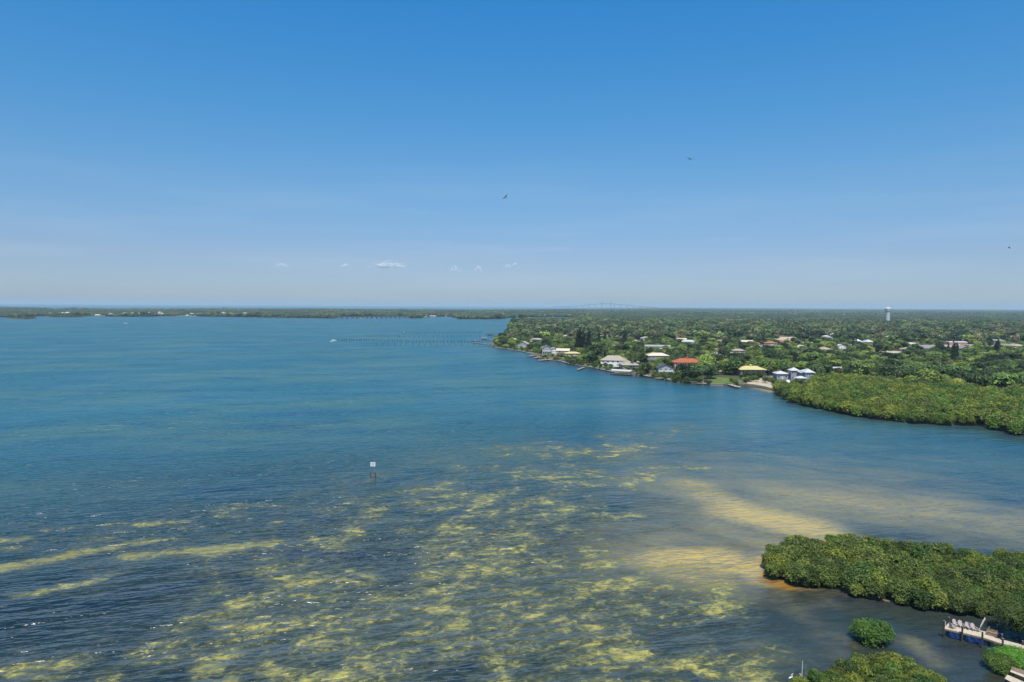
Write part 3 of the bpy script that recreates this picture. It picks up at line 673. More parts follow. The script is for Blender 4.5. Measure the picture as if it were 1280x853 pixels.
HK = [
 dict(label='two-storey house with an orange tiled hip roof and salmon walls', u=860, v=461.5, wd_=26, dp=14, hw=6.2, rmat='r_orange', wmat='salmon', rh=3.4, storeys=2, nwin=6, cupola=True, porch=True, rz=-.08, over=1.2),
 dict(label='waterfront house with a pale yellow hip roof', u=941, v=470.5, wd_=21, dp=12, hw=5.6, rmat='r_yellow', wmat='pinkwall', rh=2.7, storeys=2, nwin=5, cupola=True, over=1.3, rz=.02),
 dict(label='dark grey shingled gable house left of the orange roof', u=832, v=468, wd_=13, dp=11, hw=5.4, roof='gable_front', rmat='r_dark', wmat='greywall', rh=3.2, storeys=2, nwin=3, porch=True),
 dict(label='cream hip-roofed house behind the dark grey gable house', u=823, v=450, wd_=24, dp=14, hw=4.4, rmat='r_cream', wmat='greywall', rh=2.9, nwin=6),
 dict(label='big stone-coloured hip-roofed house near the lawn', u=766, v=458.5, wd_=24, dp=14, hw=6.0, rmat='r_tan', wmat='white', rh=4.4, storeys=2, nwin=5, rz=-.25),
 dict(label='small yellow-roofed house with dark trees behind it', u=716, v=446, wd_=17, dp=10, hw=3.6, rmat='r_yellow', wmat='tan', rh=1.8, nwin=4),
 dict(label='tall narrow white house with two towers near the point', u=683.5, v=443, wd_=11, dp=10, hw=7.6, roof='gable_front', rmat='r_grey', wmat='greywall', rh=3.0, storeys=2, nwin=3, porch=True),
 dict(label='slim white stair tower house beside the tall white house', u=692.5, v=444, wd_=5, dp=8, hw=7.6, rmat='r_white', wmat='white', rh=1.2, storeys=3, nwin=2, wside=1, roof='gable_front'),
 dict(label='grey A-frame gable house closest to the point', u=653, v=434.5, wd_=20, dp=12, hw=3.4, roof='gable_front', rmat='r_tan', wmat='greywall', rh=5.0, nwin=4, rz=-.35),
 dict(label='pale-roofed house behind the A-frame house', u=670, v=428, wd_=20, dp=12, hw=4.2, rmat='r_pale', wmat='tan', rh=2.2, nwin=5, rz=-.2),
 dict(label='long house with a low pale metal roof above the cream roof', u=822, v=436.5, wd_=34, dp=10, hw=3.6, roof='gable', rmat='r_pale', wmat='white', rh=1.8, nwin=7, rz=-.2),
 dict(label='white house among trees above the red roof', u=861, v=431, wd_=20, dp=10, hw=4.6, rmat='r_white', wmat='white', rh=2.4, nwin=4, storeys=1),
 dict(label='white-roofed building with pink walls far inland at right', u=1197, v=432.5, wd_=30, dp=12, hw=5.5, roof='gable', rmat='r_white', wmat='salmon', rh=1.2, nwin=6, cat='building'),
 dict(label='terracotta-roofed house in the clearing inland of the yellow roof', u=983, v=430, wd_=20, dp=12, hw=3.4, rmat='r_terra', wmat='tan', rh=2.6, nwin=4),
 dict(label='pale-roofed house right of the terracotta roof', u=1010, v=432, wd_=16, dp=10, hw=3.2, roof='gable', rmat='r_pale', wmat='white', rh=1.6, nwin=4),
 dict(label='grey and white house right of the orange-roofed house', u=897, v=449, wd_=18, dp=10, hw=4.0, rmat='r_cream', wmat='white', rh=2.0, nwin=4),
 dict(label='tan-roofed house up the slope from the yellow roof', u=924, v=442, wd_=15, dp=10, hw=3.4, rmat='r_tan', wmat='tan', rh=2.2, nwin=3),
 dict(label='white gabled cottage beside the dark trees at right centre', u=1052, v=436, wd_=13, dp=9, hw=3.6, roof='gable_front', rmat='r_white', wmat='white', rh=2.4, nwin=3),
 dict(label='low white-roofed shed at the edge of the mangrove belt', u=1049, v=464.5, wd_=10, dp=7, hw=2.8, roof='gable', rmat='r_white', wmat='tan', rh=1.0, nwin=3, cat='shed', name='shed'),
 dict(label='low cream-roofed house in the wood behind the mangrove belt', u=1178, v=459.5, wd_=11, dp=8, hw=2.8, roof='gable', rmat='r_cream', wmat='cream', rh=1.2, nwin=3),
 dict(label='long low grey roof in the wood behind the mangrove belt', u=1113, v=465, wd_=20, dp=9, hw=2.9, roof='gable', rmat='r_grey', wmat='greywall', rh=1.4, nwin=5),
 dict(label='grey-roofed house right of the stone-coloured house', u=783, v=459, wd_=13, dp=10, hw=3.8, rmat='r_tan', wmat='tan', rh=2.4, nwin=3),
 dict(label='beige-roofed house between the A-frame and the dark trees', u=686, v=421, wd_=24, dp=14, hw=4.0, rmat='r_cream', wmat='tan', rh=3.4, nwin=5),
]
LMK = []
for h in HK:
    o = house(**h); LMK.append((h['u'], h['v']-6, h['label']))
# white house complex: three linked wings, one house
wc = empty('house', at(988, 478.5, .9), -.03)
def wing(x, y, wd_, dp, hw, rh, st, kind='hip', z=0):
    w_ = house(None, 0, 0, wd_, dp, hw, kind, 'r_white', 'greywall', rh, 0, st, .8, 3, xyz=(0, 0, 0), z=0, clear=False, wside=1)
    for ch in list(KIDS[w_.name]):
        ch.parent = wc; ch.location = Vector(ch.location)+Vector((x, y, z)); KIDS.setdefault(wc.name, []).append(ch)
    bpy.data.objects.remove(w_)
wing(-8.5, 4, 9, 9, 4.4, 2.0, 1); wing(-7.0, 9, 6, 6, 7.6, 2.2, 2); wing(0.6, 5, 9.5, 10, 6.6, 2.6, 2); wing(8.6, 6, 6.5, 9, 7.4, 2.6, 2); wing(9.0, 1, 6.5, 5, 3.4, 1.4, 1)
stp = MB()
for i in range(8): stp.box(-3.2-i*.05, -1.0, -3+i*.35, -2.6+i*.35, 0, .25+i*.28)
stp.build('stair', M['white'], wc)
thing(wc, 'white-roofed house of linked hip-roofed wings beside the mangrove belt', 'house')
LMK.append((988, 466, 'the white winged house')); CLEAR.append(pts([(958, 487), (1016, 487), (1016, 470), (960, 470)]))

# ordinary houses among the trees
PROT = []
for i, (rm, wm_, rf, W_, D_, desc) in enumerate([('r_pale', 'white', 'hip', 17, 11, 'pale hip-roofed'), ('r_tan', 'tan', 'hip', 18, 12, 'tan hip-roofed'), ('r_cream', 'cream', 'gable', 18, 10, 'cream gabled'),
        ('r_grey', 'tan', 'gable', 16, 11, 'grey gabled'), ('r_terra', 'tan', 'hip', 17, 12, 'terracotta hip-roofed'), ('r_pale', 'pinkwall', 'gable', 22, 10, 'long pale-roofed')]):
    o = house(None, 0, 0, W_, D_, 3.3, rf, rm, wm_, 2.3, xyz=(0, -3000, 0), clear=False, nwin=4, wside=1); PROT.append([o, desc, False])
def generic_house(x, y, k, rz, label, cat, group, z=.9, s=1.0, name=None):
    pr = PROT[k]
    if not pr[2]: o = pr[0]; pr[2] = True
    else: o = copy_tree(pr[0])
    o.location = (x, y, z); o.rotation_euler = (0, 0, rz); o.scale = (s, s, s)
    return thing(o, label, cat, group)
def nearest_mark(u, v):
    L_ = [(abs(u-a)+2.5*abs(v-b), a, b, l) for a, b, l in MARKS]; d, a, b, l = min(L_)
    if d < 7: rel = 'beside'
    elif abs(v-b)*2.2 > abs(u-a): rel = 'beyond' if v < b else 'in front of'
    else: rel = 'left of' if u < a else 'right of'
    return rel+' '+l
MARKS = [(860,450,'the orange-roofed house'), (942,460,'the yellow-roofed waterfront house'), (832,458,'the dark grey gable house'), (823,441,'the big cream roof'), (766,446,'the stone-coloured house'),
 (716,437,'the small yellow roof'), (686,435,'the tall white house'), (653,425,'the A-frame house'), (822,428,'the long pale metal roof'), (861,424,'the white house above the orange roof'), (1197,426,'the pink-walled building'),
 (983,423,'the inland terracotta roof'), (1052,430,'the white gabled cottage'), (988,466,'the white winged house'), (1109,398,'the water tower'), (924,436,'the tan roof'), (1120,443,'the pale yard'), (1178,456,'the low cream roof'), (1253,408,'the tall far pine'),
 (1246,432,'the dark pine pair'), (770,422,'the cluster of pale roofs'), (727,425,'the dark pine row'), (1100,505,'the belt middle'), (900,410,'the inland wood'), (1000,405,'the inland wood centre'), (1230,470,'the right edge wood'), (1150,480,'the belt top'), (640,408,'the far side of the point')]
hr = random.Random(11); spots = []
SEED_H = [(641,429),(662,431),(676,432),(676,438),(702,442),(796,461),(806,456),(904,464),(913,458),(660,421),(645,422),(903,447),(915,449),(776,424),(783,421),(792,426),(756,424),(818,417.5),(829,421),(845,417),(853,427),(872,437),(765,432),(800,430),(808,426),(700,424),(735,422),(745,415),(678,410),(700,412),(650,412),(645,416),(663,411),(840,414),(893,424),(905,430),
          (940,433),(963,432),(960,440),(1037,440),(1085,426),(1104,429),(1150,423),(1160,420),(1170,410),(1230,408),(1240,415),(1256,425),(1262,436),(1270,425),(1216,418),(1100,404),(1130,405),(1180,404),(1060,411),(1145,433),(1140,440),(1126,452),(1225,446),(1275,436),(1090,413),(1030,417),(999,414),(880,418),(866,411),(930,412),(770,410),(790,408),(812,409),(1010,404),(1050,402)]
for u, v in SEED_H: spots.append((u, v))
while len(spots) < 130:
    v = 391+hr.random()**.9*50; lo = 655 if v < 428 else 640+(v-428)*9+40
    u = hr.uniform(lo, 1285)
    if v > 446 or (u > 990 and v > 442): continue
    p = at(u, v); 
    if any((p.x-at(a, b).x)**2+(p.y-at(a, b).y)**2 < 34**2 for a, b in spots) or any(abs(u-a)/2+abs(v-4-b) < 8 for a, b, _ in LMK): continue
    spots.append((u, v))
for u, v in spots:
    p = at(u, v, .9); k = hr.choice([0, 0, 1, 2, 3, 5, 4, 1, 3, 2, 0, 1, 3]) if u < 1185 and v < 436 else hr.choice([1, 2, 3, 1]); rz = hr.choice([0, .1, -.15, 1.57, 1.45, -.3]); s = hr.uniform(.9, 1.3)
    generic_house(p.x, p.y, k, rz, f'{PROT[k][1]} house among trees {nearest_mark(u, v)}', 'house', 'houses scattered through the wooded shore', s=s)
    wdt = 13; L = hr.choice([18, 32, 50, 75])*(p.y/1200)**.5
    ddx, ddy = p.x/p.y, 1
    SOFT.append([(p.x-wdt, p.y), (p.x+wdt, p.y), (p.x+wdt*.9-ddx*L*1.5, p.y-L*1.2), (p.x-wdt*.9-ddx*L*1.5, p.y-L*1.2)])
    L *= .38; CLEAR.append([(p.x-wdt, p.y+14), (p.x+wdt, p.y+14), (p.x+wdt*.9-ddx*L, p.y-L), (p.x-wdt*.9-ddx*L, p.y-L)])
# pale houses along the far left shore
fr_ = random.Random(5); k_i = 0
for u in list(np.arange(108, 236, 4.6))+list(np.arange(243, 330, 7))+[418, 424, 533, 540, 560, 578, 590, 604, 55, 84]:
    u = u+fr_.uniform(-1.2, 1.2); v = (394.9 if u < 330 else 396.6)-fr_.uniform(0, 1.3)
    if u < 100: v = 394.2
    p = at(u, v, .9)
    k = 4 if 205 < u < 236 and fr_.random() < .75 else fr_.choice([0, 2, 0, 2, 5, 1])
    generic_house(p.x, p.y, k, fr_.choice([0, .2, 1.57]), f'{PROT[k][1]} house on the distant left shore', 'house', 'houses lined along the distant left shore', s=fr_.uniform(1.0, 1.7))
    CLEAR.append([(p.x-20, p.y+14), (p.x+20, p.y+14), (p.x+20, p.y-260), (p.x-20, p.y-260)])
for pr in PROT:
    if not pr[2]: bpy.data.objects.remove(pr[0])

# ------------------------------------------------------------------ woods
def free(X, Y):
    ok = np.ones(X.shape, bool)
    for pl in CLEAR:
        a = np.array(pl); bb = (X > a[:, 0].min()) & (X < a[:, 0].max()) & (Y > a[:, 1].min()) & (Y < a[:, 1].max())
        if bb.any():
            i_ = np.where(bb)[0]; ok[i_] &= ~inside(pl, X[i_], Y[i_])
    return ok
def soft(X, Y):
    global CLEAR
    a_, CLEAR = CLEAR, SOFT; r_ = ~free(X, Y); CLEAR = a_; return r_
def jgrid(y0, y1, step, poly, umin=-60, umax=1340):
    ys = np.arange(y0, y1, step); Xs = []; Ys = []
    for y in ys:
        xa, xb = (umin-640)/F*y, (umax-640)/F*y
        x = np.arange(xa, xb, step); Xs.append(x+(RNG.random(len(x))-.5)*step*.9); Ys.append(np.full(len(x), y)+(RNG.random(len(x))-.5)*step*.9)
    X, Y = np.concatenate(Xs), np.concatenate(Ys); k = inside(poly, X, Y); return X[k], Y[k]
def inset_ok(poly, X, Y, d):
    ok = np.ones(X.shape, bool)
    for dx, dy in ((d, 0), (-d, 0), (0, d), (0, -d)): ok &= inside(poly, X+dx, Y+dy)
    return ok
belt = pts([(968,491),(985,503),(1000,507.5),(1030,513),(1075,522),(1114,528),(1165,532),(1222,534),(1255,540),(1280,547.5)])+[(345,318),(560,330),(560,520)]+pts([(1280,497),(1180,489),(1100,480),(1030,476.5),(990,478)])
X, Y = jgrid(300, 620, 4.6, belt); k = free(X, Y) & inset_ok(belt, X, Y, 1.0); X, Y = X[k], Y[k]
U_, V_ = to_px(X, Y, 0*X); order = np.argsort(np.hypot(X, Y)+0*X)
# front rank first: those nearest the water's edge show largest
fr = np.array([float(inside(belt, np.array([x]), np.array([y-7.0]))[0]) for x, y in zip(X, Y)])
order = np.lexsort((Y, fr)); br = random.Random(3); rest = []
pos_word = lambda u: 'far right' if u > 1240 else 'right part' if u > 1185 else 'below the low grey roof' if u > 1090 else 'near white winged house' if u < 1030 else 'in its middle'
nb = 0
for i in order:
    front = fr[i] < .5; vis = U_[i] < 1290
    yel = mnoise.noise((X[i]*.02, Y[i]*.02, 3.1))
    kk = br.choice([0, 3, 0, 2]) if front else (br.choice([1, 2, 1, 0]) if yel > -.12 else br.choice([3, 0, 2, 3]))
    s = br.uniform(.62, 1.12)*(.85 if front else 1.05)
    if vis and nb < 120:
        nb += 1
        plant('mangrove_tree', BELT[kk], X[i], Y[i], .3, s, br.random()*6.28, f'{BELT[kk][2]} mangrove {"on the water edge" if front else "behind the edge"} of shore belt, {pos_word(U_[i])}', 'mangrove', 'mangroves along the mainland shore')
    else: rest.append((X[i], Y[i], s, kk))
rest = np.array(rest)
scatter('mangrove_thicket', np.stack([rest[:, 0], rest[:, 1], rest[:, 0]*0+.3], 1), rest[:, 2], RNG.random(len(rest))*6.28, rest[:, 3], [f[0] for f in BELT], 'dense yellow-green mangrove thicket behind the front rank of the shore belt')

# inland wood
wood = right_land
pine_spots = [(722,441,1.0),(725,441,1.1),(729,440,1.05),(736,443,1.1),(749,434,.9),(756,434,.95),(781,431,.9),(1066,438,1.0),(1070,436,.9),(1192,457,1.25),(1195,455,1.1),(1244,446,.95),(1247,445,1.1),(1252,421,1.2),(1262,416,.9),(1149,413,.9),(1108,408.6,1.0),(1121,409,1.05),(1118,411,.9),
  (880,410,1.1),(822,396.5,1.1),(826,396,1.2),(852,398,1.0),(857,400,1.1),(904,414,.9),(941,419,1.0),(971,404,1.1),(850,391,1.4),(1200,404,.9),(1045,398,1.1),(775,412,.9),(1010,395,1.1),(1213,408,.9),(737,428,.9),(705,408,1),(765,401,1),(1185,438,.7)]
rp = random.Random(9)
for i in range(36): pine_spots.append((rp.uniform(740, 1280), rp.uniform(392, 424), rp.uniform(.7, 1.05)))
for j, (u, v, s) in enumerate(pine_spots):
    p = at(u, v, .9)
    big = 'tall' if s > 1 else 'slender'
    if j < 7: s *= 1.4
    plant('pine_tree', PN[j % 3], p.x, p.y, .9, s*1.08 if p.y > 900 else s*1.25, rp.random()*6, f'{big} dark columnar pine {nearest_mark(u, v-5)}', 'pine tree', 'dark pines standing above the wood', s*(1.2 if p.y > 900 else 1.35))
palm_spots = [(884,474,1.1),(879,475,1.0),(889,472.5,1.1),(874,476,.95),(893,470,1.0),(883,468,1.2),(810,464,.9),(790,462,1),(797,466,.8),(745,452,1),(733,450,.8),(707,450,.8),(962,470,1.0),(956,478,.8),(1040,470,1.1),(1048,472,1.1),(1034,468,1),(1056,470,.9),(1062,466,1)]
for i in range(26): palm_spots.append((rp.uniform(1080, 1275), rp.uniform(476, 489), rp.uniform(.8, 1.15)))
for i in range(22): palm_spots.append((rp.uniform(740, 1270), rp.uniform(425, 468) if rp.random() < .6 else rp.uniform(410, 440), rp.uniform(.8, 1.1)))
for j, (u, v, s) in enumerate(palm_spots):
    p = at(u, v, .9)
    if not inside(right_land, np.array([p.x]), np.array([p.y]))[0] or (u < 1000 and v > 440+ (u-700)*.14+6): 
        if v < 460: continue
    plant('palm_tree', PM[j % 3], p.x, p.y, .9, s, rp.random()*6, f'{"tall" if s > 1.03 else "small"} palm {nearest_mark(u, v-6)}', 'palm tree', 'palms scattered through the shore wood')

TALL = [(634,421,1.3),(638,425,1.1),(641,417,1.6),(646,413,1.7),(650,419,1.2),(653,410,1.6),(660,413,1.5),(668,416,1.3),(676,427,1.3),(700,436,1.4),(706,440,1.2),(698,430,1.5),(712,430,1.4),(720,428,1.5),(738,446,1.3),(744,449,1.4),(750,452,1.5),(733,449,1.2),(742,441,1.5),
 (758,440,1.5),(770,438,1.5),(790,458,1.2),(798,456,1.3),(804,460,1.1),(798,448,1.4),(812,446,1.1),(846,451,1.2),(852,447,1.3),(838,446,1.2),(880,466,1.4),(886,463,1.5),(892,462,1.3),(900,460,1.3),(908,462,1.2),(914,468,.9),(905,452,1.4),(916,456,1.3),(928,455,1.2),(950,454,1.4),(962,457,1.3),(975,456,1.4),(990,455,1.5),(1006,457,1.4),(1018,460,1.4),(1024,466,1.3),(630,428,1.0),(664,436,.8),(658,426,1.0)]
WISP = [(636,410,1.7),(640,407,1.6),(644,409,1.8),(648,405,1.7),(653,404,1.6),(657,408,1.7),(661,403,1.6),(638,413,1.4),(667,406,1.5),(700,404,1.7),(706,402,1.6),(712,405,1.5),(642,401.5,1.8),(650,400.5,1.9)]
for u, v, s in WISP:
    p = at(u, v, .9); plant('feathery_tree', BT[6] if rp.random() < .6 else BT[5], p.x, p.y, .9, s*.7, rp.random()*6, f'tall grey-brown feathery tree {nearest_mark(u, v-8)}', 'tree', 'feathery trees behind the point', s*1.15)
for j, (u, v, s) in enumerate(TALL):
    p = at(u, v, .9); b = BT[(j*5+2) % 8]
    plant('broadleaf_tree', b, p.x, p.y, .9, s*.92, rp.random()*6, f'tall {b[2]} shore tree {nearest_mark(u, v-8)}', 'tree', 'broadleaf trees of the shore wood', s*1.1)
cand = []
X, Y = jgrid(430, 1150, 9.8, wood); k = free(X, Y) & inset_ok(wood, X, Y, 5) & ~inside(belt, X, Y-3); X, Y = X[k], Y[k]
SF = soft(X, Y); U_, V_ = to_px(X, Y, 0*X); order = np.argsort(Y); tr = random.Random(21); rest = []; nt = 0
for i in order:
    q = mnoise.noise((X[i]*.012, Y[i]*.012, 0)); s = tr.uniform(.6, 1.15); kk = tr.choice([1, 2, 5, 7, 3]) if q < -.05 else tr.choice([0, 4, 1, 7, 0, 3]) if q < .3 else tr.choice([6, 0, 3, 4, 2])
    shore = not inside(wood, np.array([X[i]]), np.array([Y[i]-26.0]))[0]
    if SF[i]: s *= .40
    elif shore: s *= .66
    if 0 <= U_[i] < 1285 and nt < 240:
        nt += 1
        b = BT[kk]; s = s*1.32 if not SF[i] else s*1.25
        plant('broadleaf_tree', b, X[i], Y[i], .9, s, tr.random()*6.28, f'{"large" if s > .9 else "small" if s < .6 else "medium"} {b[2]} tree {nearest_mark(U_[i], V_[i]-5)}', 'tree', 'broadleaf trees of the shore wood')
    else: rest.append((X[i], Y[i], s, kk))
rest = np.array(rest)
scatter('wood', np.stack([rest[:, 0], rest[:, 1], rest[:, 0]*0+.9], 1), rest[:, 2], RNG.random(len(rest))*6.28, rest[:, 3], [b[0] for b in BT], 'mixed green wood between the inland houses')
X, Y = jgrid(1150, 2600, 12.5, wood); k = free(X, Y) & inset_ok(wood, X, Y, 5); X, Y = X[k], Y[k]
scatter('far_wood', np.stack([X, Y, 0*X+.6], 1), np.where(soft(X, Y), .45, 1)*(.8+1.05*RNG.random(len(X))**1.6), RNG.random(len(X))*6.28, RNG.choice(6, len(X), p=[.2, .27, .22, .14, .13, .04]), FAR, 'wooded suburb stretching away towards the horizon')
X, Y = jgrid(2600, 5200, 36, wood); k = free(X, Y) & inset_ok(wood, X, Y, 22); X1, Y1 = X[k], Y[k]
scatter('distant_wood', np.stack([X1, Y1, 0*X1-.5], 1), .75+.45*RNG.random(len(X1)), RNG.random(len(X1))*6.28, RNG.integers(0, 5, len(X1)), CL1, 'distant tree canopy below the horizon')
X, Y = jgrid(3000, 7600, 14, wood, -40, 760); k = free(X, Y) & (Y > 3000) & ~inset_ok(wood, X, Y, 60) ; k &= inset_ok(wood, X, Y, 6); X2, Y2 = X[k], Y[k]
scatter('shoreline_trees', np.stack([X2, Y2, 0*X2+.3], 1), (.7+.5*RNG.random(len(X2)))*np.array([1.35+1.6*max(0, mnoise.noise((x*.006, 0, 7)))+1.5*mnoise.noise((x*.025, 2, 7)) for x in X2]).clip(.6, 2.8), RNG.random(len(X2))*6.28, RNG.integers(0, 6, len(X2)), FAR, 'uneven line of trees along the distant shore')
X, Y = jgrid(5200, 26000, 150, wood, -60, 1340); k = inset_ok(wood, X, Y, 60); X, Y = X[k], Y[k]
scatter('horizon_wood', np.stack([X, Y, 0*X-.5], 1), .8+.5*RNG.random(len(X)), RNG.random(len(X))*6.28, RNG.integers(0, 4, len(X)), CL2, 'hazy band of tree canopy along the horizon')
for nm, pl, lb, sc_ in (('mangrove_islet', island_b, 'dark mangroves covering the small left islet', .55), ('mangrove_islet', island_c, 'dark mangroves covering the flat islet by the pale houses', .6), ('spit_wood', island_d, 'hazy trees covering the long left spit', 1.1)):
    yy = [q[1] for q in pl]; X, Y = jgrid(min(yy), max(yy), 13, pl, -420, 300); k = free(X, Y); X, Y = X[k], Y[k]
    if len(X) > 14000: sel = RNG.choice(len(X), 14000, replace=False); X, Y = X[sel], Y[sel]
    scatter(nm, np.stack([X, Y, 0*X], 1), sc_*(.7+.5*RNG.random(len(X))), RNG.random(len(X))*6.28, RNG.choice([1, 2, 3], len(X)), FAR, lb)

# shrubs along the house shore
EDGE = []; er = random.Random(15)
for (u0_, v0_), (u1_, v1_) in zip(SHORE_PX[1:21], SHORE_PX[2:22]):
    nn_ = max(1, int(abs(u1_-u0_)/4.2))
    for q_ in range(nn_):
        if er.random() < .24 or u0_ > 925: continue
        f_ = (q_+er.random()*.6)/nn_; EDGE.append((u0_+(u1_-u0_)*f_, v0_+(v1_-v0_)*f_-er.uniform(.6, 1.6), er.uniform(.55, 1.45)))
EDGE = [e_ for e_ in EDGE if not (889 < e_[0] < 916) and not (768 < e_[0] < 792)]
sr = random.Random(77)
SHR = [(u_, v_, s_) for u_, v_, s_ in EDGE]+[(628,434.5,1.1),(634,433,1.3),(640,434,1.2),(646,436,1.0),(620,431.5,.8),(627,431,1.2),(660,438.5,.8),(700,447,1),(706,449,1.1),(712,450,.9),(722,453,1.2),(727,455,1.2),(718,452,1),(741,458,.9),(751,459,1),(757,459,1.3),(763,460.5,1.2),(745,456,.8),(796,465,1.1),(803,466,1.2),(809,467,1),
       (838,472,1.2),(843,473,1.4),(848,474,1.5),(853,475,1.5),(858,475.5,1.5),(863,476,1.4),(868,476.5,1.5),(874,477,1.3),(914,478,1),(919,479,1.1),(932,471,1.3),(938,472,1.4),(944,472.5,1.5),(950,473,1.3),(935,475,1.1),(941,476,1),(962,478,1.1),(967,481,1.4),(971,483,1.2),(976,484,1),(728,457,.9),(817,470,.9),(823,471,.9),(771,463,.9),(692,450,.6),(676,446,.6)]
for u, v, s in SHR:
    p = at(u, v, .7); b = MG[sr.choice([0, 1, 3, 4, 6])]
    plant('shrub', b, p.x, p.y, .7, s*.74, sr.random()*6, f'low {b[2]} shrub on the seawall side {nearest_mark(u, v-8)}', 'shrub', 'shrubs along the house shore')

# ------------------------------------------------------------------ near mangrove island and bushes
nr_ = random.Random(31)
ARR = [np.array(a_) for a_ in jgrid(115, 175, 2.75, near_island, 900, 1375)]
ordr = np.argsort(ARR[1])
for i in ordr:
    x, y = float(ARR[0][i]), float(ARR[1][i]); u, v = to_px(np.array(x), np.array(y), np.array(0.)); u, v = float(u), float(v)
    front = not inside(near_island, np.array([x]), np.array([y-3.4]))[0]; back = not inside(near_island, np.array([x]), np.array([y+3.6]))[0]
    q = mnoise.noise((x*.09, y*.13, 5))
    kk = nr_.choice([0, 1, 3, 6]) if (front or q < -.1) else nr_.choice([2, 5, 0, 3, 4]) if q > .12 else nr_.choice([0, 3, 4, 1, 5])
    s = nr_.uniform(.62, 1.12)*(.84 if front else .98)*(1.02 if u < 1160 else .92)
    if u < 975: s *= .9
    where = 'on the creek side' if front else 'on the open bay side' if back else 'in the middle'
    along = 'left tip' if u < 990 else 'left part' if u < 1040 else 'left of centre' if u < 1085 else 'above lone bush' if u < 1130 else 'right of centre' if u < 1180 else 'above the dock' if u < 1235 else 'at frame edge'
    plant('mangrove_bush', MG[kk], x, y, .1, s, nr_.random()*6.28, f'{MG[kk][2]} mangrove {where} of the near island, {along}', 'mangrove', 'mangroves packed on the near island')
# small bare hollow with pale dead twigs
foot = pts([(1000,868),(1012,851),(1046,846),(1056,838),(1078,833),(1112,835),(1146,845),(1172,860),(1215,868),(1222,893),(1002,893)])
tag(sheet('mud_bank', foot, .1, -.8, M['shore'], 'mud bank under the bottom edge mangroves'), None)
X, Y = jgrid(95, 135, 2.3, foot, 950, 1290)
for i in np.argsort(Y):
    x, y = float(X[i]), float(Y[i]); u, v = to_px(np.array(x), np.array(y), np.array(0.)); u, v = float(u), float(v)
    if v > 896: continue
    s = nr_.uniform(.55, .72) if 1045 < u < 1160 else nr_.uniform(.42, .55)
    kk = nr_.choice([2, 5, 2, 4]) if nr_.random() < .75 else 0
    plant('mangrove_bush', MG[kk], x, y, .05, s, nr_.random()*6.28, f'{MG[kk][2]} low mangrove in the bottom edge patch, {"left end" if u < 1060 else "middle" if u < 1130 else "right end"}, {"front" if v > 862 else "back"} row', 'mangrove', 'low mangroves at the bottom edge')
def cluster(name, lst, label, kk, cat='mangrove', dense=None):
    """one bush grown from several crown lobes"""
    pass
# lone bush: a round low dome
LB = crown_mesh('bush_crown', lobes(7, 3.5, 4.1, 20, -.3, .95, .62, (.25,.42)), 14000, .16, M['mangrove_bright'], 71)
plant('mangrove_bush', (LB, MG[1][1]), *at(1088, 801)[:2], 0, 1.06, .4, 'round fresh green mangrove bush standing alone in the water', 'mangrove', None, .88)
RBsh = crown_mesh('bush_crown', lobes(17, 4.9, 6.6, 14, -.2, .85, .6), 20000, .15, M['mangrove'], 72)
plant('mangrove_bush', (RBsh, trunk_mesh('mangrove_trunk', 3.5, .2, M['bark'], 5, 3, 2.8, 9)), *at(1274, 797)[:2], .1, .9, 0, 'big rounded mangrove at the right edge where the walkway ends', 'mangrove', None)
plant('mangrove_bush', (crown_mesh('bush_crown', lobes(18, 3.3, 3.2, 18, -.2, .8, .66, (.2, .36)), 12000, .13, M['mangrove_bright'], 73), MG[2][1]), *at(1250, 838)[:2], 0, .78, 1, 'fresh green low bush leaning over the water below the dock walkway', 'mangrove', None)
plant('mangrove_bush', (crown_mesh('bush_crown', [(0, 0, .9, 3.6, 1.0)]+lobes(19, 4.2, 2.4, 22, -.1, .55, .72, (.2, .34)), 16000, .10, M['grassy'], 74, .8, .5, up_bias=1.1), MG[2][1]), *at(1276, 832)[:2], 0, 1.0, 2, 'bright grass-green low growth at the right edge below the walkway', 'shrub', None)
DB = [trunk_mesh('dead_branches', 3.4, .09, M['pile_grey'], 11, q_+40, 1.5) for q_ in range(2)]
for k_, (u, v, lb) in enumerate(((1092, 722, 'bare grey dead mangrove poking out above the island centre'), (1156, 742, 'bare grey dead mangrove near the creek side of the island'), (1230, 740, 'bare grey dead mangrove above the dock'), (1118, 716, 'thin bare dead mangrove on the far side of the island'), (1033, 722, 'bare grey dead mangrove on the left half of the island'))):
    q = at(u, v); thing(tag(link('dead_mangrove', DB[k_ % 2], None, (q.x, q.y, .8))), lb, 'mangrove')

# ------------------------------------------------------------------ the near dock
DZ = 1.55
def d(u, v, z=DZ): p_ = at(u, v, z); return Vector((p_.x, p_.y, z))
A0, A1 = d(1180, 785.5), d(1185.5, 778.5)          # left end, front and back corner
B0, B1 = d(1229, 796.8), d(1232.5, 789.8)          # wide platform's right end
E0, E1 = d(1279, 811.5), d(1280.5, 806.8)
dock = empty('dock', (A0.x, A0.y, 0), 0)
def loc_(p_): return (p_.x-A0.x, p_.y-A0.y, p_.z)
def strip(f0, f1, b0, b1, n, gap=.12, th=.06, z=0.0):
    m = MB(); hr2 = random.Random(3)
    for i in range(n):
        t0, t1 = i/n, (i+1-gap)/n; dz = hr2.uniform(-.008, .008)
        q = [f0.lerp(f1, t0), f0.lerp(f1, t1), b0.lerp(b1, t1), b0.lerp(b1, t0)]
        lo = [(p_.x-A0.x, p_.y-A0.y, p_.z-th+dz+z) for p_ in q]; hi = [(p_.x-A0.x, p_.y-A0.y, p_.z+dz+z) for p_ in q]
        m.add(lo+hi, [(3,2,1,0),(4,5,6,7),(0,1,5,4),(1,2,6,5),(2,3,7,6),(3,0,4,7)])
    return m
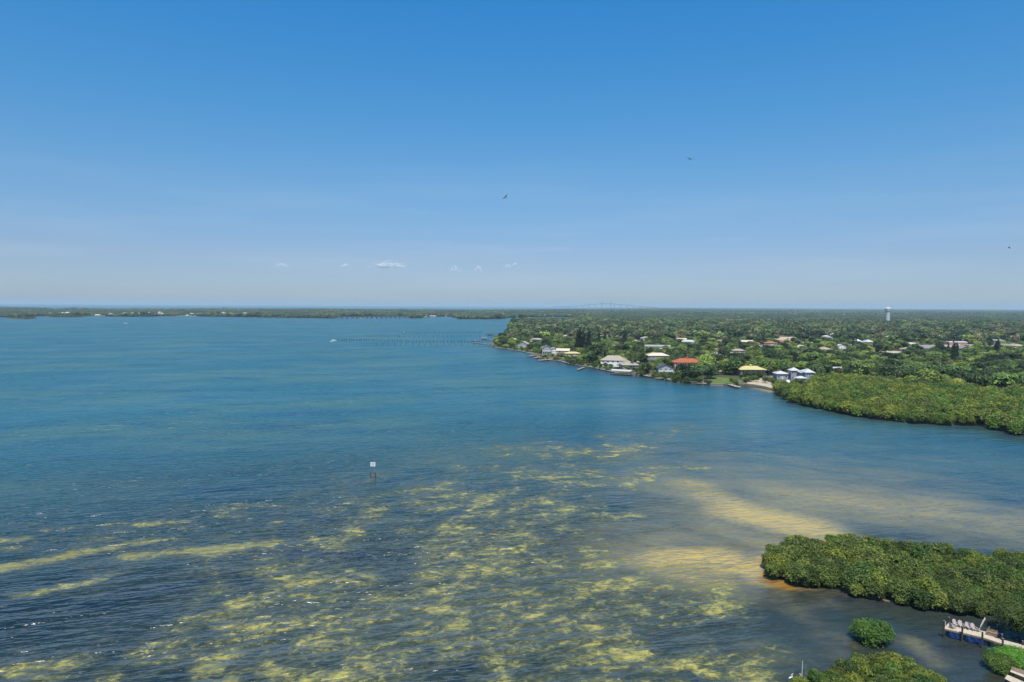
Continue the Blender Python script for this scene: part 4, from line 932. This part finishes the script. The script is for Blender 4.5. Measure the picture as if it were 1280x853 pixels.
M['deck_pale'] = simple('sun_bleached_deck', (0.56,0.47,0.35), 0.9, 0.16, 2.5)
dk = strip(A0, B0, A1, B1, 52).build('deck', M['deck_pale'], dock); dk['kind'] = 'stuff'
C0, C1 = d(1245, 802.2), d(1243.5, 797.2)
dk = strip(B0, C0, B1, C1, 18).build('deck', M['deck_pale'], dock); dk['kind'] = 'stuff'
dk = strip(C0, E0, C1, E1, 46).build('walkway', M['deck_pale'], dock); dk['kind'] = 'stuff'
bm_ = MB()
for a, b in ((A0, B0), (A1, B1), (B0, C0), (C0, E0), (C1, E1)):
    a, b = Vector(loc_(a)), Vector(loc_(b)); bm_.bar(a-Vector((0,0,.20)), b-Vector((0,0,.20)), .10, .24)
bm_.build('beam', M['wood_brown'], dock)
pile_spots = [(1179.5, 787.5, 3.2, 'front'), (1186, 779, 2.6, 'b'), (1202.5, 792.5, 2.9, 'front'), (1227.5, 800.5, 3.0, 'front'), (1253, 809, 3.0, 'front'), (1252, 800.5, 2.6, 'b'), (1235.8, 791, 2.5, 'b'), (1211, 784.3, 2.3, 'b'), (1278, 807, 2.3, 'b')]
for u, v, h_, k in pile_spots:
    p_ = d(u, v-.5, DZ); x, y, _ = loc_(p_)
    pl_ = MB().tube([(x, y, -1.2), (x, y, h_)], [.17, .155], 10).build('piling', M['pile'], dock)
    MB().tube([(x, y, h_+.002), (x, y, h_+.1)], [.16, .03], 8).build('piling_cap', M['pile_grey'], pl_)
# low piles and braces below
for t_ in (.12, .38, .62, .88):
    p0, p1 = A0.lerp(B0, t_), A1.lerp(B1, t_)
    x, y, _ = loc_(p1); MB().tube([(x, y+.05, -1.2), (x, y+.05, DZ-.32)], .13, 8).build('piling', M['pile'], dock)
for (t0, t1) in ((.12, .44), (.56, .97)):   # blue sheets hung between the front pilings
    a, b = Vector(loc_(A0.lerp(B0, t0))), Vector(loc_(A0.lerp(B0, t1))); off = Vector((0, -.08, 0)); m = MB(); n = 14; vs = []
    for i in range(n+1):
        p_ = a.lerp(b, i/n)+off+Vector((0, .05*math.sin(i*2.1), 0))
        for z in (DZ-.36, DZ-.9, DZ-1.38+.05*math.sin(i*1.3)):
            vs += [(p_.x, p_.y+.06*math.sin(z*4+i), z), (p_.x, p_.y+.03+.06*math.sin(z*4+i), z)]
    fs = []
    for i in range(n):
        for j in range(2):
            o_, q_ = i*6+j*2, (i+1)*6+j*2; fs += [(o_, q_, q_+2, o_+2), (o_+1, o_+3, q_+3, q_+1)]
    m.add(vs, fs); m.build('blue_sheet', M['blue'], dock)
for sx, sy, dz in ((0.02, 0.1, 0), (.06, .75, 0)):    # ladder on the left end
    p_ = Vector(loc_(A0.lerp(A1, .15+sy*.5)))
for k_ in (.15, .40):
    p_ = Vector(loc_(A0.lerp(A1, k_)))+Vector((-.12, 0, 0)); MB().bar(p_+Vector((0,0,-1.9)), p_+Vector((0,0,.9)), .07).build('ladder_rail', M['trim'], dock)
thing(dock, 'pale wooden dock on dark pilings with blue sheets below and a walkway', 'dock')

def chair_form():
    r_ = {}
    m = MB()
    for i in range(5): m.add([(x, y, z) for x, y, z in [(-.28,-.32+i*.13,.36-i*.028),(.28,-.32+i*.13,.36-i*.028),(.28,-.21+i*.13,.34-i*.028),(-.28,-.21+i*.13,.34-i*.028)]] + [(x, y, z+.03) for x, y, z in [(-.28,-.32+i*.13,.36-i*.028),(.28,-.32+i*.13,.36-i*.028),(.28,-.21+i*.13,.34-i*.028),(-.28,-.21+i*.13,.34-i*.028)]], [(3,2,1,0),(4,5,6,7),(0,1,5,4),(1,2,6,5),(2,3,7,6),(3,0,4,7)])
    r_['seat'] = m.mesh('seat', M['chairpaint'])
    for i, (x, h_) in enumerate(((-.24, .86), (-.12, .95), (0, .99), (.12, .95), (.24, .86))):
        r_.setdefault('slats', []).append(MB().bar((x*.85, .30, .20), (x*1.15, .30+(h_-.2)*.42, h_), .105, .025, (0, 1, 0)).mesh('back_slat', M['chairpaint']))
    r_['arm'] = [MB().add([(s*.30,-.38,.50),(s*.42,-.38,.50),(s*.42,.40,.50),(s*.30,.40,.50),(s*.30,-.38,.53),(s*.42,-.38,.53),(s*.42,.40,.53),(s*.30,.40,.53)], [(3,2,1,0),(4,5,6,7),(0,1,5,4),(1,2,6,5),(2,3,7,6),(3,0,4,7)]).mesh('arm', M['chairpaint']) for s in (-1, 1)]
    r_['leg'] = [MB().box(s*.33-.03, s*.33+.03, y-.04, y+.04, 0, .5).mesh('leg', M['chairpaint']) for s in (-1, 1) for y in (-.33, .34)]
    return r_
CF = chair_form()
def chair(p_, rz, label, grp='white slatted chairs on the dock'):
    o = empty('chair', p_, rz); link('seat', CF['seat'], o)
    for m in CF['slats']: link('back_slat', m, o)
    for m in CF['arm']: link('arm', m, o)
    for m in CF['leg']: link('leg', m, o)
    o.scale = (1.12,)*3
    return thing(o, label, 'chair', grp)
def on_deck(u_, back=.28):   # point along the platform by photo column
    t_ = (u_-1183)/(1231-1183); return A0.lerp(B0, t_).lerp(A1.lerp(B1, t_), 1-back)+Vector((0, 0, .01))
chair(on_deck(1194.5), .15, 'white slatted deck chair nearest the outer end of the dock')
chair(on_deck(1201), -.1, 'white slatted deck chair second from the outer end, left of the side table')
chair(on_deck(1210.5), .12, 'white slatted deck chair third from the outer end, right of the side table')
chair(on_deck(1216.8), -.08, 'white slatted deck chair nearest the leaning white cloth')
chair(A0.lerp(A1, .3)+(B0-A0).normalized()*1.1+Vector((0, 0, .01)), 1.9, 'pinkish deck chair turned sideways at the front corner of the dock')
def side_table(p_, label):
    o = empty('side_table', p_); MB().box(-.3, .3, -.25, .25, .42, .46).build('table_top', M['wood_brown'], o)
    for sx in (-.24, .24):
        for sy in (-.19, .19): MB().box(sx-.025, sx+.025, sy-.025, sy+.025, 0, .42).build('leg', M['wood_brown'], o)
    thing(o, label, 'side table', 'small brown side tables on the dock')
side_table(on_deck(1205.8, .3), 'small brown side table between the second and third deck chairs')
side_table(on_deck(1222.5, .3), 'small brown side table right of the last deck chair')
# leaning pole with white furled cloth
o = empty('furled_cloth_pole', on_deck(1222.5, .02)); rr = MB().tube([(0, 0, 0), (.35, .1, 1.0), (1.0, .2, 2.1)], .035, 6).build('pole', M['trim'], o)
cl_ = MB(); cl_.tube([(.15, .02, .35), (.45, .08, 1.0), (.75, .2, 1.5), (1.05, .2, 2.0), (1.1, .2, 2.3)], [.05, .09, .15, .12, .03], 9).build('cloth', M['chairpaint'], o, smooth=True)
thing(o, 'leaning pole with a pale furled cloth behind the dock', 'pole')
o = empty('storage_bench', d(1239.5, 794.6)+Vector((0, 0, .01)), -.72)
MB().box(-.75, .75, -.3, .3, 0, .55).build('box', M['wood_brown'], o); MB().box(-.8, .8, -.35, .35, .552, .62).build('lid', M['wood_brown'], o)
MB().box(-.8, .8, .3, .36, .622, 1.0).build('backrest', M['wood_brown'], o)
thing(o, 'dark brown bench box beside the dock walkway', 'bench')
def kayak(p_, rz, mat, label):
    o = empty('kayak', p_, rz); m = MB(); vs = []; n = 12
    for i in range(n+1):
        t_ = -1+2*i/n; wv = .38*math.sqrt(max(0, 1-t_**2))+.01; zb = .16*t_*t_
        for a in range(8): an = 2*math.pi*a/8; vs.append((t_*1.7, math.cos(an)*wv, .2+zb+math.sin(an)*.17*(1-.5*t_*t_)))
    fs = [(i*8+a, i*8+(a+1) % 8, (i+1)*8+(a+1) % 8, (i+1)*8+a) for i in range(n) for a in range(8)]+[tuple(range(8)), tuple(n*8+a for a in range(7, -1, -1))]
    m.add(vs, fs).build('hull', mat, o, smooth=True); m2 = MB(); m2.tube([(-.45, 0, .375), (.35, 0, .375)], [.2, .2], 8).build('cockpit', M['darksteel'], o).scale = (1, 1, 1)
    thing(o, label, 'kayak')
kayak(at(1245.5, 795, .1), .5, M['blue'], 'blue kayak floating in the shade behind the walkway')
# brown stepped platform at the bottom right corner
PZ = 1.6
def dd(u, v, z): p_ = at(u, v, z); return Vector((p_.x, p_.y, z))
o = empty('boat_landing', at(1270, 850, 0)); oo = at(1270, 850, 0)
def quad_plank(a, b, c_, e_, name='plank'):
    vs = [(p_.x-oo.x, p_.y-oo.y, p_.z-.06) for p_ in (a, b, c_, e_)]+[(p_.x-oo.x, p_.y-oo.y, p_.z) for p_ in (a, b, c_, e_)]
    MB().add(vs, [(3,2,1,0),(4,5,6,7),(0,1,5,4),(1,2,6,5),(2,3,7,6),(3,0,4,7)]).build(name, M['deck_pale'] if name == 'plank' else M['wood_brown'], o)
f0, f1, b0, b1 = dd(1255.5, 848, PZ), dd(1300, 872, PZ), dd(1259, 843.2, PZ), dd(1302, 862, PZ)
for i in range(6):
    quad_plank(f0.lerp(b0, i/6), f1.lerp(b1, i/6), f1.lerp(b1, (i+.86)/6), f0.lerp(b0, (i+.86)/6))
f0, f1, b0, b1 = dd(1262.5, 839.5, PZ+.7), dd(1304, 856, PZ+.7), dd(1265, 833.5, PZ+.7), dd(1305, 845, PZ+.7)
for i in range(6): quad_plank(f0.lerp(b0, i/6), f1.lerp(b1, i/6), f1.lerp(b1, (i+.86)/6), f0.lerp(b0, (i+.86)/6), 'plank' if i < 2 else 'bench_board')
for u, v in ((1258, 845), (1264, 836), (1285, 858), (1290, 848)):
    p_ = dd(u, v, PZ-.1); MB().tube([(p_.x-oo.x, p_.y-oo.y, -1), (p_.x-oo.x, p_.y-oo.y, PZ-.08)], .14, 8).build('piling', M['pile'], o)
thing(o, 'brown planked landing with a raised bench in the bottom right corner', 'landing')

# white egrets in the bottom edge mangroves and a slim pale stake
def egret(u, v, z, rz, label):
    p_ = at(u, v, z); o = empty('egret', p_, rz)
    b_ = MB(); b_.tube([(-.34, 0, .02), (-.2, 0, .06), (0, 0, .12), (.16, 0, .16), (.24, 0, .3), (.2, 0, .46), (.26, 0, .58), (.34, 0, .6), (.5, 0, .57)], [.02, .09, .13, .09, .045, .03, .035, .03, .005], 8)
    b_.build('body', M['white'], o, smooth=True)
    for s in (-1, 1): MB().tube([(0, s*.04, .06), (-.02, s*.04, -.28), (.03, s*.04, -.5)], .014, 5).build('leg', M['darksteel'], o)
    o.scale = (1.15,)*3; thing(o, label, 'egret', 'white egrets perched at the bottom edge')
egret(988.2, 847.8, 1.0, .3, 'white egret perched leftmost at the bottom edge')
egret(992.2, 849.5, 1.0, 2.6, 'white egret perched second from left at the bottom edge')
egret(997, 849.5, .9, -.4, 'white egret perched beside the leaning pale branch')
o = empty('stake', at(1002, 849, 0)); MB().tube([(0, 0, -.8), (.06, 0, 3.0)], [.055, .04], 7).build('pole', M['trim'], o)
MB().bar((.1, -.1, .3), (-.35, -.1, .95), .15, .1).build('crossboard', M['white'], o)
thing(o, 'slim pale stake with a short white board in the shallows', 'stake')
for u, v, s in ((992, 866, .45), (1000, 862, .5), (985, 868, .4)):
    p_ = at(u, v); plant('mangrove_bush', MG[5], p_.x, p_.y, -.2, s, u, 'small mangrove sprig below the egrets', 'mangrove', 'small mangrove sprigs below the egrets')

# ------------------------------------------------------------------ channel sign
p_ = at(466.3, 597.5); o = empty('channel_sign', p_)
for s in (-1, 1):
    MB().tube([(s*.78, 0, -1.5), (s*.78, 0, 2.0)], .17, 9).build('piling', M['pile'], o)
    MB().tube([(s*.62, -.05, 1.2), (s*.62, -.05, 4.1)], .06, 6).build('post', M['pile_grey'], o)
MB().bar((-.8, 0, 1.0), (.8, 0, 1.0), .1, .18).build('crossbar', M['pile_grey'], o)
b_ = MB().box(-.85, .85, -.12, -.06, 4.05, 5.55).build('sign_board', M['trim'], o)
for z in (5.25, 4.95, 4.65, 4.35): MB().box(-.5, .5, -.126, -.121, z-.06, z+.06).build('printed_line', M['r_grey'], b_)
thing(o, 'square white sign on two dark pilings standing alone in the bay', 'sign')

# ------------------------------------------------------------------ water tower
p_ = at(1109.3, 406.5, .9); k_ = p_.y*.001
o = empty('water_tower', p_); fx = lambda r_, z: (r_*k_*1.0, z)
def lathe(prof, n=28):
    m = MB(); vs = []
    for r_, z in prof:
        for a in range(n): t_ = 2*math.pi*a/n; vs.append((r_*math.cos(t_), r_*math.sin(t_), z))
    fs = [(i*n+a, i*n+(a+1) % n, (i+1)*n+(a+1) % n, (i+1)*n+a) for i in range(len(prof)-1) for a in range(n)]
    fs += [tuple(range(n-1, -1, -1)), tuple((len(prof)-1)*n+a for a in range(n))]
    return m.add(vs, fs)
lathe([(10.5, -1), (8.6, 6), (7.6, 20), (7.4, 50)]).build('column', M['tower'], o, smooth=False)
lathe([(7.41, 50.1), (9.5, 55), (10.2, 58), (10.2, 62.6)]).build('tank', M['tower'], o)
lathe([(10.3, 62.7), (10.2, 66), (8.5, 68.6), (4, 70.4), (.5, 70.8)]).build('dome', M['r_white'], o)
lathe([(10.6, 60.6), (10.6, 62.6)]).build('walkway_band', M['r_grey'], o)
o.scale = (.86, .86, .87)
thing(o, 'pale water tower with a white domed top rising over the trees', 'water tower')
# lattice mast / poles by the far clearing
for u, v, h_, lb in ((1262, 432, 15, 'pale utility pole right of the tall dark pine'), (1232, 434, 16, 'slim utility pole left of the dark pine pair'), (1176, 436, 13, 'slim utility pole beside the pink-walled building')):
    q_ = at(u, v, .9); o = empty('utility_pole', q_); MB().tube([(0, 0, -.5), (0, 0, h_)], [.35, .22], 7).build('pole', M['pile_grey'], o); MB().box(-1.4, 1.4, -.1, .1, h_-1.4, h_-1.15).build('crossarm', M['pile_grey'], o); thing(o, lb, 'utility pole')

# ------------------------------------------------------------------ pilings, docks and boats off the point
PL = MB().tube([(0, 0, -1.2), (0, 0, 3.1)], [.55, .45], 6).mesh('piling', M['pile'])
row_no = 0
def piling_row(u0, v0, u1, v1, step, label, h=1.0):
    a, b = at(u0, v0), at(u1, v1); n = max(2, int((b-a).length/step)); g_ = label
    for i in range(n+1):
        q = a.lerp(b, i/n)+Vector((fr_.uniform(-.8, .8), fr_.uniform(-1.5, 1.5), 0)); o = link('piling', PL, None, q); o.scale = (1, 1, h*fr_.uniform(.8, 1.3)); tag(o, label, 'piling', g_)
piling_row(421, 426.2, 500, 427.2, 4.2, 'one of the dark pilings in the long row right of the white boat')
piling_row(503, 427.6, 603, 428.4, 5.5, 'one of the dark pilings between the white boat row and the point')
piling_row(458, 420.6, 498, 420.4, 4.2, 'one of the dark pilings in the short middle row')
piling_row(508, 417.2, 602, 416.4, 5.5, 'one of the dark pilings in the farthest row towards the point')
piling_row(500, 421.2, 600, 421, 9, 'one of the dark pilings in the sparse row inside the far row', .8)
piling_row(470, 431, 600, 431.5, 9, 'one of the low dark stakes in the nearest loose row left of the point', .6)
def boat(u, v, L, rz, label, hullm='white', cabin=True):
    o = empty('boat', at(u, v, 0), rz); vs = []; n = 8; W = L*.15
    for i in range(n+1):
        t_ = i/n; x = -L/2+L*t_; wv = W*(1-max(0, t_-.45)**2*3.2)+.02; sh = .9+.5*t_*t_
        vs += [(x, -wv, sh), (x, -wv*.7, -.2), (x, wv*.7, -.2), (x, wv, sh)]
    fs = [(i*4+j, (i+1)*4+j, (i+1)*4+j+1, i*4+j+1) for i in range(n) for j in range(3)]+[(0, 1, 2, 3), (n*4+3, n*4+2, n*4+1, n*4)]+[(i*4+3, (i+1)*4+3, (i+1)*4, i*4) for i in range(n)]
    MB().add(vs, fs).build('hull', M[hullm], o)
    if cabin:
        MB().box(-L*.12, L*.12, -W*.55, W*.55, 1.0, 2.0).build('cabin', M['white'], o)
        MB().box(-L*.18, L*.1, -W*.7, W*.7, 2.5, 2.6).build('canopy', M['white'] if hullm == 'white' else M['darksteel'], o)
        for s in (-1, 1):
            for e_ in (-L*.16, L*.08): MB().box(e_-.05, e_+.05, s*W*.6-.05, s*W*.6+.05, .9, 2.5).build('post', M['trim'], o)
    MB().box(-L/2-.45, -L/2-.02, -.25, .25, .3, 1.4).build('outboard', M['darksteel'], o)
    thing(o, label, 'boat')
boat(417, 426.3, 9.5, .1, 'white boat at the outer end of the long piling row')
boat(414.5, 427.3, 6, .3, 'small white skiff tied beside the white boat', cabin=False)
boat(505, 416.6, 9, 0, 'dark boat at the outer end of the farthest piling row', 'darksteel')
boat(594, 427.3, 9, .2, 'dark boat beside the docks off the point', 'darksteel')
boat(157, 404.6, 14, .05, 'white motor boat alone below the distant pale houses')
boat(834, 475.5, 5.5, .3, 'small white skiff by the low dock in front of the dark grey house', cabin=False)
boat(452, 398.6, 13, 0, 'white boat moored beside the distant low bridge')
def pier(u0, v0, u1, v1, w_, label, roof=None, z=1.2):
    a, b = at(u0, v0, z), at(u1, v1, z); a.z = b.z = 0; o = empty('pier', a, math.atan2((b-a).y, (b-a).x)); L = (b-a).length
    m = MB(); n = max(3, int(L/.8))
    for i in range(n): m.box(L*i/n, L*(i+.86)/n, -w_/2, w_/2, z-.08, z)
    q = m.build('deck', M['wood'], o); q['kind'] = 'stuff'
    MB().box(0, L, -w_/2+.1, -w_/2+.25, z-.4, z-.082).box(0, L, w_/2-.25, w_/2-.1, z-.4, z-.082).build('beam', M['wood_brown'], o)
    k2 = max(2, int(L/5))
    for i in range(k2+1):
        for s in (-1, 1): MB().tube([(L*i/k2, s*(w_/2+.02), -1.2), (L*i/k2, s*(w_/2+.02), z+.9)], .17, 6).build('piling', M['pile'], o)
    if roof:
        for sx in (.5, L-.5):
            for s in (-1, 1): MB().box(sx-.1, sx+.1, s*w_/2-.1, s*w_/2+.1, z+.9, 3.9).build('post', M['pile_grey'], o)
        MB().add([(0,-w_/2-.5,3.9),(L,-w_/2-.5,3.9),(L,w_/2+.5,3.9),(0,w_/2+.5,3.9),(0,0,4.8),(L,0,4.8),(0,-w_/2-.5,3.75),(L,-w_/2-.5,3.75),(L,w_/2+.5,3.75),(0,w_/2+.5,3.75)], [(0,1,5,4),(2,3,4,5),(0,4,3),(1,2,5),(6,9,8,7),(0,6,7,1),(2,8,9,3),(1,7,8,2),(3,9,6,0)]).build('roof', M[roof], o)
    thing(o, label, 'pier')
pier(612, 430.8, 590, 427.8, 3, 'brown pier running out from the tip of the point')
pier(624, 427, 607, 424.5, 3, 'wooden pier just beyond the tip of the point'); pier(609, 424.6, 603, 424, 6, 'grey-roofed boathouse at the end of the pier beyond the point', 'r_grey')
pier(630, 420, 613, 418.8, 3, 'farthest wooden pier behind the point'); pier(616, 419.3, 609, 418.6, 6, 'dark-roofed boathouse at the far pier behind the point', 'r_dark')
pier(626, 434, 612, 433.6, 2.5, 'short low pier below the green tip of the point')
pier(676, 446, 668, 447.6, 3, 'short pier below the tall white house'); pier(690, 449, 674, 450.5, 5, 'brown boat dock left of the stone seawall'); pier(668, 444, 662, 445, 4, 'small brown dock below the A-frame house')
pier(730, 459, 722, 462, 2.5, 'narrow pier below the small lawn')
pier(765, 466.5, 790, 468, 7, 'dock with a low pale roof in front of the stone-coloured house', 'r_white')
pier(800, 468.2, 813, 470.5, 3, 'low grey dock left of the dark grey gable house'); pier(836, 472, 820, 473, 4, 'wooden dock with a small boat below the dark grey house')
pier(912, 480.5, 924, 484, 4, 'dark low dock beside the yellow-roofed house'); pier(870, 478.8, 884, 479.6, 2.5, 'pale dock left of the green lawn')
# seawalls
def wall_line(pxs, label, w_=.7, z0=-.6, z1=1.25):
    o = empty('seawall', at(*pxs[0], 0)); a0 = at(*pxs[0], 0)
    for i in range(len(pxs)-1):
        a, b = at(*pxs[i], 0)-a0, at(*pxs[i+1], 0)-a0
        MB().bar(a+Vector((0,0,(z0+z1)/2)), b+Vector((0,0,(z0+z1)/2)), w_, z1-z0).build('wall_section', M['seawall'], o)
        MB().bar(a+Vector((0,0,z1+.09)), b+Vector((0,0,z1+.09)), w_+.5, .16).build('cap', M['concrete'], o)
    thing(o, label, 'seawall')
wall_line([(926, 481.5), (941, 482.6), (957, 485.6), (969, 489)], 'tan seawall in front of the yellow-roofed house')
wall_line([(868, 479.6), (889, 482), (904, 482.4)], 'grey seawall below the bright green lawn', .6)
wall_line([(697, 451.6), (712, 456), (738, 460), (757, 464.2), (772, 467.8), (798, 470.2)], 'long brown seawall below the stone-coloured house', .8, -.6, 1.0)
wall_line([(619, 435), (634, 437.3), (651, 439.8), (664, 443)], 'low seawall round the green tip of the point', .7, -.6, .9)

# ------------------------------------------------------------------ bridges
a, b = at(428, 397.2, 5), at(506, 396.6, 5); o = empty('low_bridge', (a.x, a.y, 0), math.atan2((b-a).y, (b-a).x)); L = math.hypot(b.x-a.x, b.y-a.y)
MB().box(-60, L+60, -5, 5, 6.4, 7.8).build('deck', M['bridge'], o); MB().box(-60, L+60, -5.2, -4.9, 7.802, 8.8).build('parapet', M['bridge'], o)
n = 13
for i in range(n+1): MB().box(L*i/n-3.4, L*i/n+3.4, -4.5, 4.5, -1, 6.398).build('pier', M['pile_grey'], o)
thing(o, 'long low bridge on dark piers across the distant inlet', 'bridge')
DD = 13500.0
def sk(u, v): return at_d(u, v, DD)
o = empty('cable_stayed_bridge', (sk(757.9, 382).x, DD, 0)); ox_ = sk(757.9, 382).x
m = MB(); prof = [(690, 384.1), (705, 383.5), (722, 382.6), (738, 381.2), (748, 380.2), (757.9, 379.9), (768, 380.3), (778, 381.2), (792, 382.6), (806, 383.8), (822, 384.5)]
for (u0, v0), (u1, v1) in zip(prof, prof[1:]):
    p0, p1 = sk(u0, v0), sk(u1, v1); m.bar((p0.x-ox_, 0, p0.z), (p1.x-ox_, 0, p1.z), 30, 9)
m.build('deck', M['bridge'], o)
for u in (752.4, 763.4):
    q = sk(u, 377.2); x = q.x-ox_; t_ = MB(); t_.box(x-4.5, x+4.5, -8, 8, -1, q.z).build('tower', M['bridge'], o)
    for k2 in range(1, 7):
        for s in (-1, 1):
            e_ = sk(u+s*k2*.85, 380.3); MB().bar((x, 0, q.z-k2*4), (e_.x-ox_, 0, e_.z), 1.4).build('cable', M['bridge'], o)
for u in np.arange(696, 822, 8.0):
    if 751 < u < 766: continue
    zz = np.interp(u, [q[0] for q in prof], [q[1] for q in prof]); q = sk(u, float(zz)); MB().box(q.x-ox_-3, q.x-ox_+3, -8, 8, -1, q.z-4).build('pier', M['bridge'], o)
thing(o, 'hazy cable-stayed bridge with two towers on the far horizon', 'bridge')

# ------------------------------------------------------------------ birds
def bird(u, v, depth, span, rot, label, dih=.35, sweep=.15):
    p_ = at_d(u, v, depth); o = empty('bird', p_); o.rotation_euler = rot
    b_ = MB(); b_.tube([(0, -.42, 0), (0, -.30, .02), (0, -.05, .02), (0, .2, .01), (0, .34, .04), (0, .44, .03), (0, .52, .01)], [.03, .08, .12, .1, .055, .05, .012], 8).build('body', M['black'], o, smooth=True)
    for s in (-1, 1):
        vs = []; h = span/2
        for t_, c0, c1 in ((0, -.18, .17), (.25, -.24, .19), (.5, -.24, .17), (.75, -.22, .08), (1, -.22, -.12)):
            z = h*t_*dih+h*.12*math.sin(t_*3.1); x = s*(.06+h*t_*math.cos(dih))
            vs += [(x, c0-sweep*t_, z), (x, c1-sweep*t_, z), (x, c0-sweep*t_, z+.03), (x, c1-sweep*t_, z+.03)]
        fs = []
        for i in range(4):
            a = i*4; b2 = a+4; fs += [(a, b2, b2+1, a+1), (a+2, a+3, b2+3, b2+2), (a, a+2, b2+2, b2), (a+1, b2+1, b2+3, a+3)]
        fs += [(0, 1, 3, 2), (16, 18, 19, 17)]
        MB().add(vs, fs).build('wing', M['black'], o)
    MB().add([(-.05, -.38, 0), (.05, -.38, 0), (.12, -.68, 0), (-.12, -.68, 0), (-.05, -.38, .02), (.05, -.38, .02), (.12, -.68, .02), (-.12, -.68, .02)], [(3,2,1,0),(4,5,6,7),(0,1,5,4),(1,2,6,5),(2,3,7,6),(3,0,4,7)]).build('tail', M['black'], o)
    thing(o, label, 'bird', 'birds gliding high over the bay')
bird(631.5, 247.2, 190, 2.1, (.25, -.72, .5), 'dark bird banking steeply near the centre of the sky', .3)
bird(862.8, 199.6, 195, 2.1, (.05, 0.02, .1), 'dark bird gliding level in the upper right sky', .32)
bird(1260.8, 310, 300, 1.3, (.3, .6, .8), 'tiny distant bird at the right edge of the sky', .25)

# ------------------------------------------------------------------ clouds (far beyond the haze box)
t = NT('cloud_vapour'); n_ = t.noise(t.coord(), .012, 5, .65)
df = t.n('ShaderNodeBsdfDiffuse'); df.inputs[0].default_value = (.97, .96, .95, 1); tl = t.n('ShaderNodeBsdfTranslucent'); tl.inputs[0].default_value = (.97, .97, .97, 1)
m1 = t.n('ShaderNodeMixShader'); m1.inputs[0].default_value = .3; t.l(df.outputs[0], m1.inputs[1]); t.l(tl.outputs[0], m1.inputs[2])
tp = t.n('ShaderNodeBsdfTransparent'); m2 = t.n('ShaderNodeMixShader'); t.l(t.mr(n_, .36, .66, 0.01, .20), m2.inputs[0]); t.l(tp.outputs[0], m2.inputs[1]); t.l(m1.outputs[0], m2.inputs[2]); t.l(m2.outputs[0], t.out.inputs[0])
M['cloud'] = t.m
for u, v, wpx, hpx, lb in ((486, 331, 52, 8, 'largest white cloud low over the horizon'), (351.5, 331, 25, 6, 'small white cloud leftmost over the horizon'), (431, 332, 17, 5, 'faint cloud wisp left of the largest cloud'),
        (568, 336, 17, 7, 'small cloud puff right of the largest cloud'), (598, 336, 14, 6, 'small cloud puff between two other puffs'), (641, 331.5, 22, 6, 'flat little cloud rightmost of the row')):
    D_ = 21000.0; q = at_d(u, v, D_); cr_ = np.random.default_rng(int(u)); VV, FF, b0_ = [], [], 0
    Wm, Hm = wpx/F*D_, hpx/F*D_; npf = 46 if wpx > 40 else 22
    for i in range(npf):
        x = cr_.normal()*.24; top = max(.1, 1-(abs(x)*2)**1.6); z = -.4+cr_.random()**1.6*top*.85; sz = (.10+.13*cr_.random())*(.5+top*.5)
        vv = ICO_V*(1+.3*(cr_.random(len(ICO_V))-.5))[:, None]*np.array([Wm*sz*.75, Wm*sz*.75, Hm*sz*1.5])+np.array([x*Wm, cr_.normal()*Wm*.12, z*Hm])
        VV.append(vv); FF.append(ICO_F+b0_); b0_ += len(vv)
    me = np_mesh('cloud', np.concatenate(VV), np.concatenate(FF), M['cloud'], None, 3); me.shade_smooth()
    o = link('cloud', me, None, q); thing(o, lb, 'cloud', 'small clouds low over the horizon')

# ------------------------------------------------------------------ haze
HZ = NT('haze_air'); pv = HZ.n('ShaderNodeVolumePrincipled'); pv.inputs['Color'].default_value = (.68, .90, 1.0, 1); pv.inputs['Density'].default_value = 4.7e-5; pv.inputs['Anisotropy'].default_value = 0.0
HZ.l(pv.outputs[0], HZ.out.inputs['Volume'])
hz = MB().box(-95000, 95000, -5000, 61000, -2.0, 162.0).build('haze', HZ.m); tag(hz, 'thin blue haze over the bay and the far shores', None, None, 'stuff')

# ------------------------------------------------------------------ tell look-alikes apart
ORD = 'first second third fourth fifth sixth seventh eighth ninth tenth eleventh twelfth thirteenth fourteenth fifteenth sixteenth seventeenth eighteenth nineteenth twentieth'.split()
bpy.context.view_layer.update()
groups = {}
for o in ALL: groups.setdefault(o['label'], []).append(o)
for lb, os_ in groups.items():
    if 1 < len(os_) <= 20 and 'sprig' not in lb:
        uu = []
        for o in os_:
            a_, b_ = to_px(np.array(o.location.x), np.array(o.location.y), np.array(0.)); uu.append((float(a_), o))
        uu.sort(key=lambda q: q[0])
        for i, (_, o) in enumerate(uu):
            w_ = 'leftmost' if i == 0 else 'rightmost' if i == len(uu)-1 else ORD[i]+' from left'
            o['label'] = f'{lb}, {w_}' if len(lb.split())+len(w_.split()) <= 16 else lb
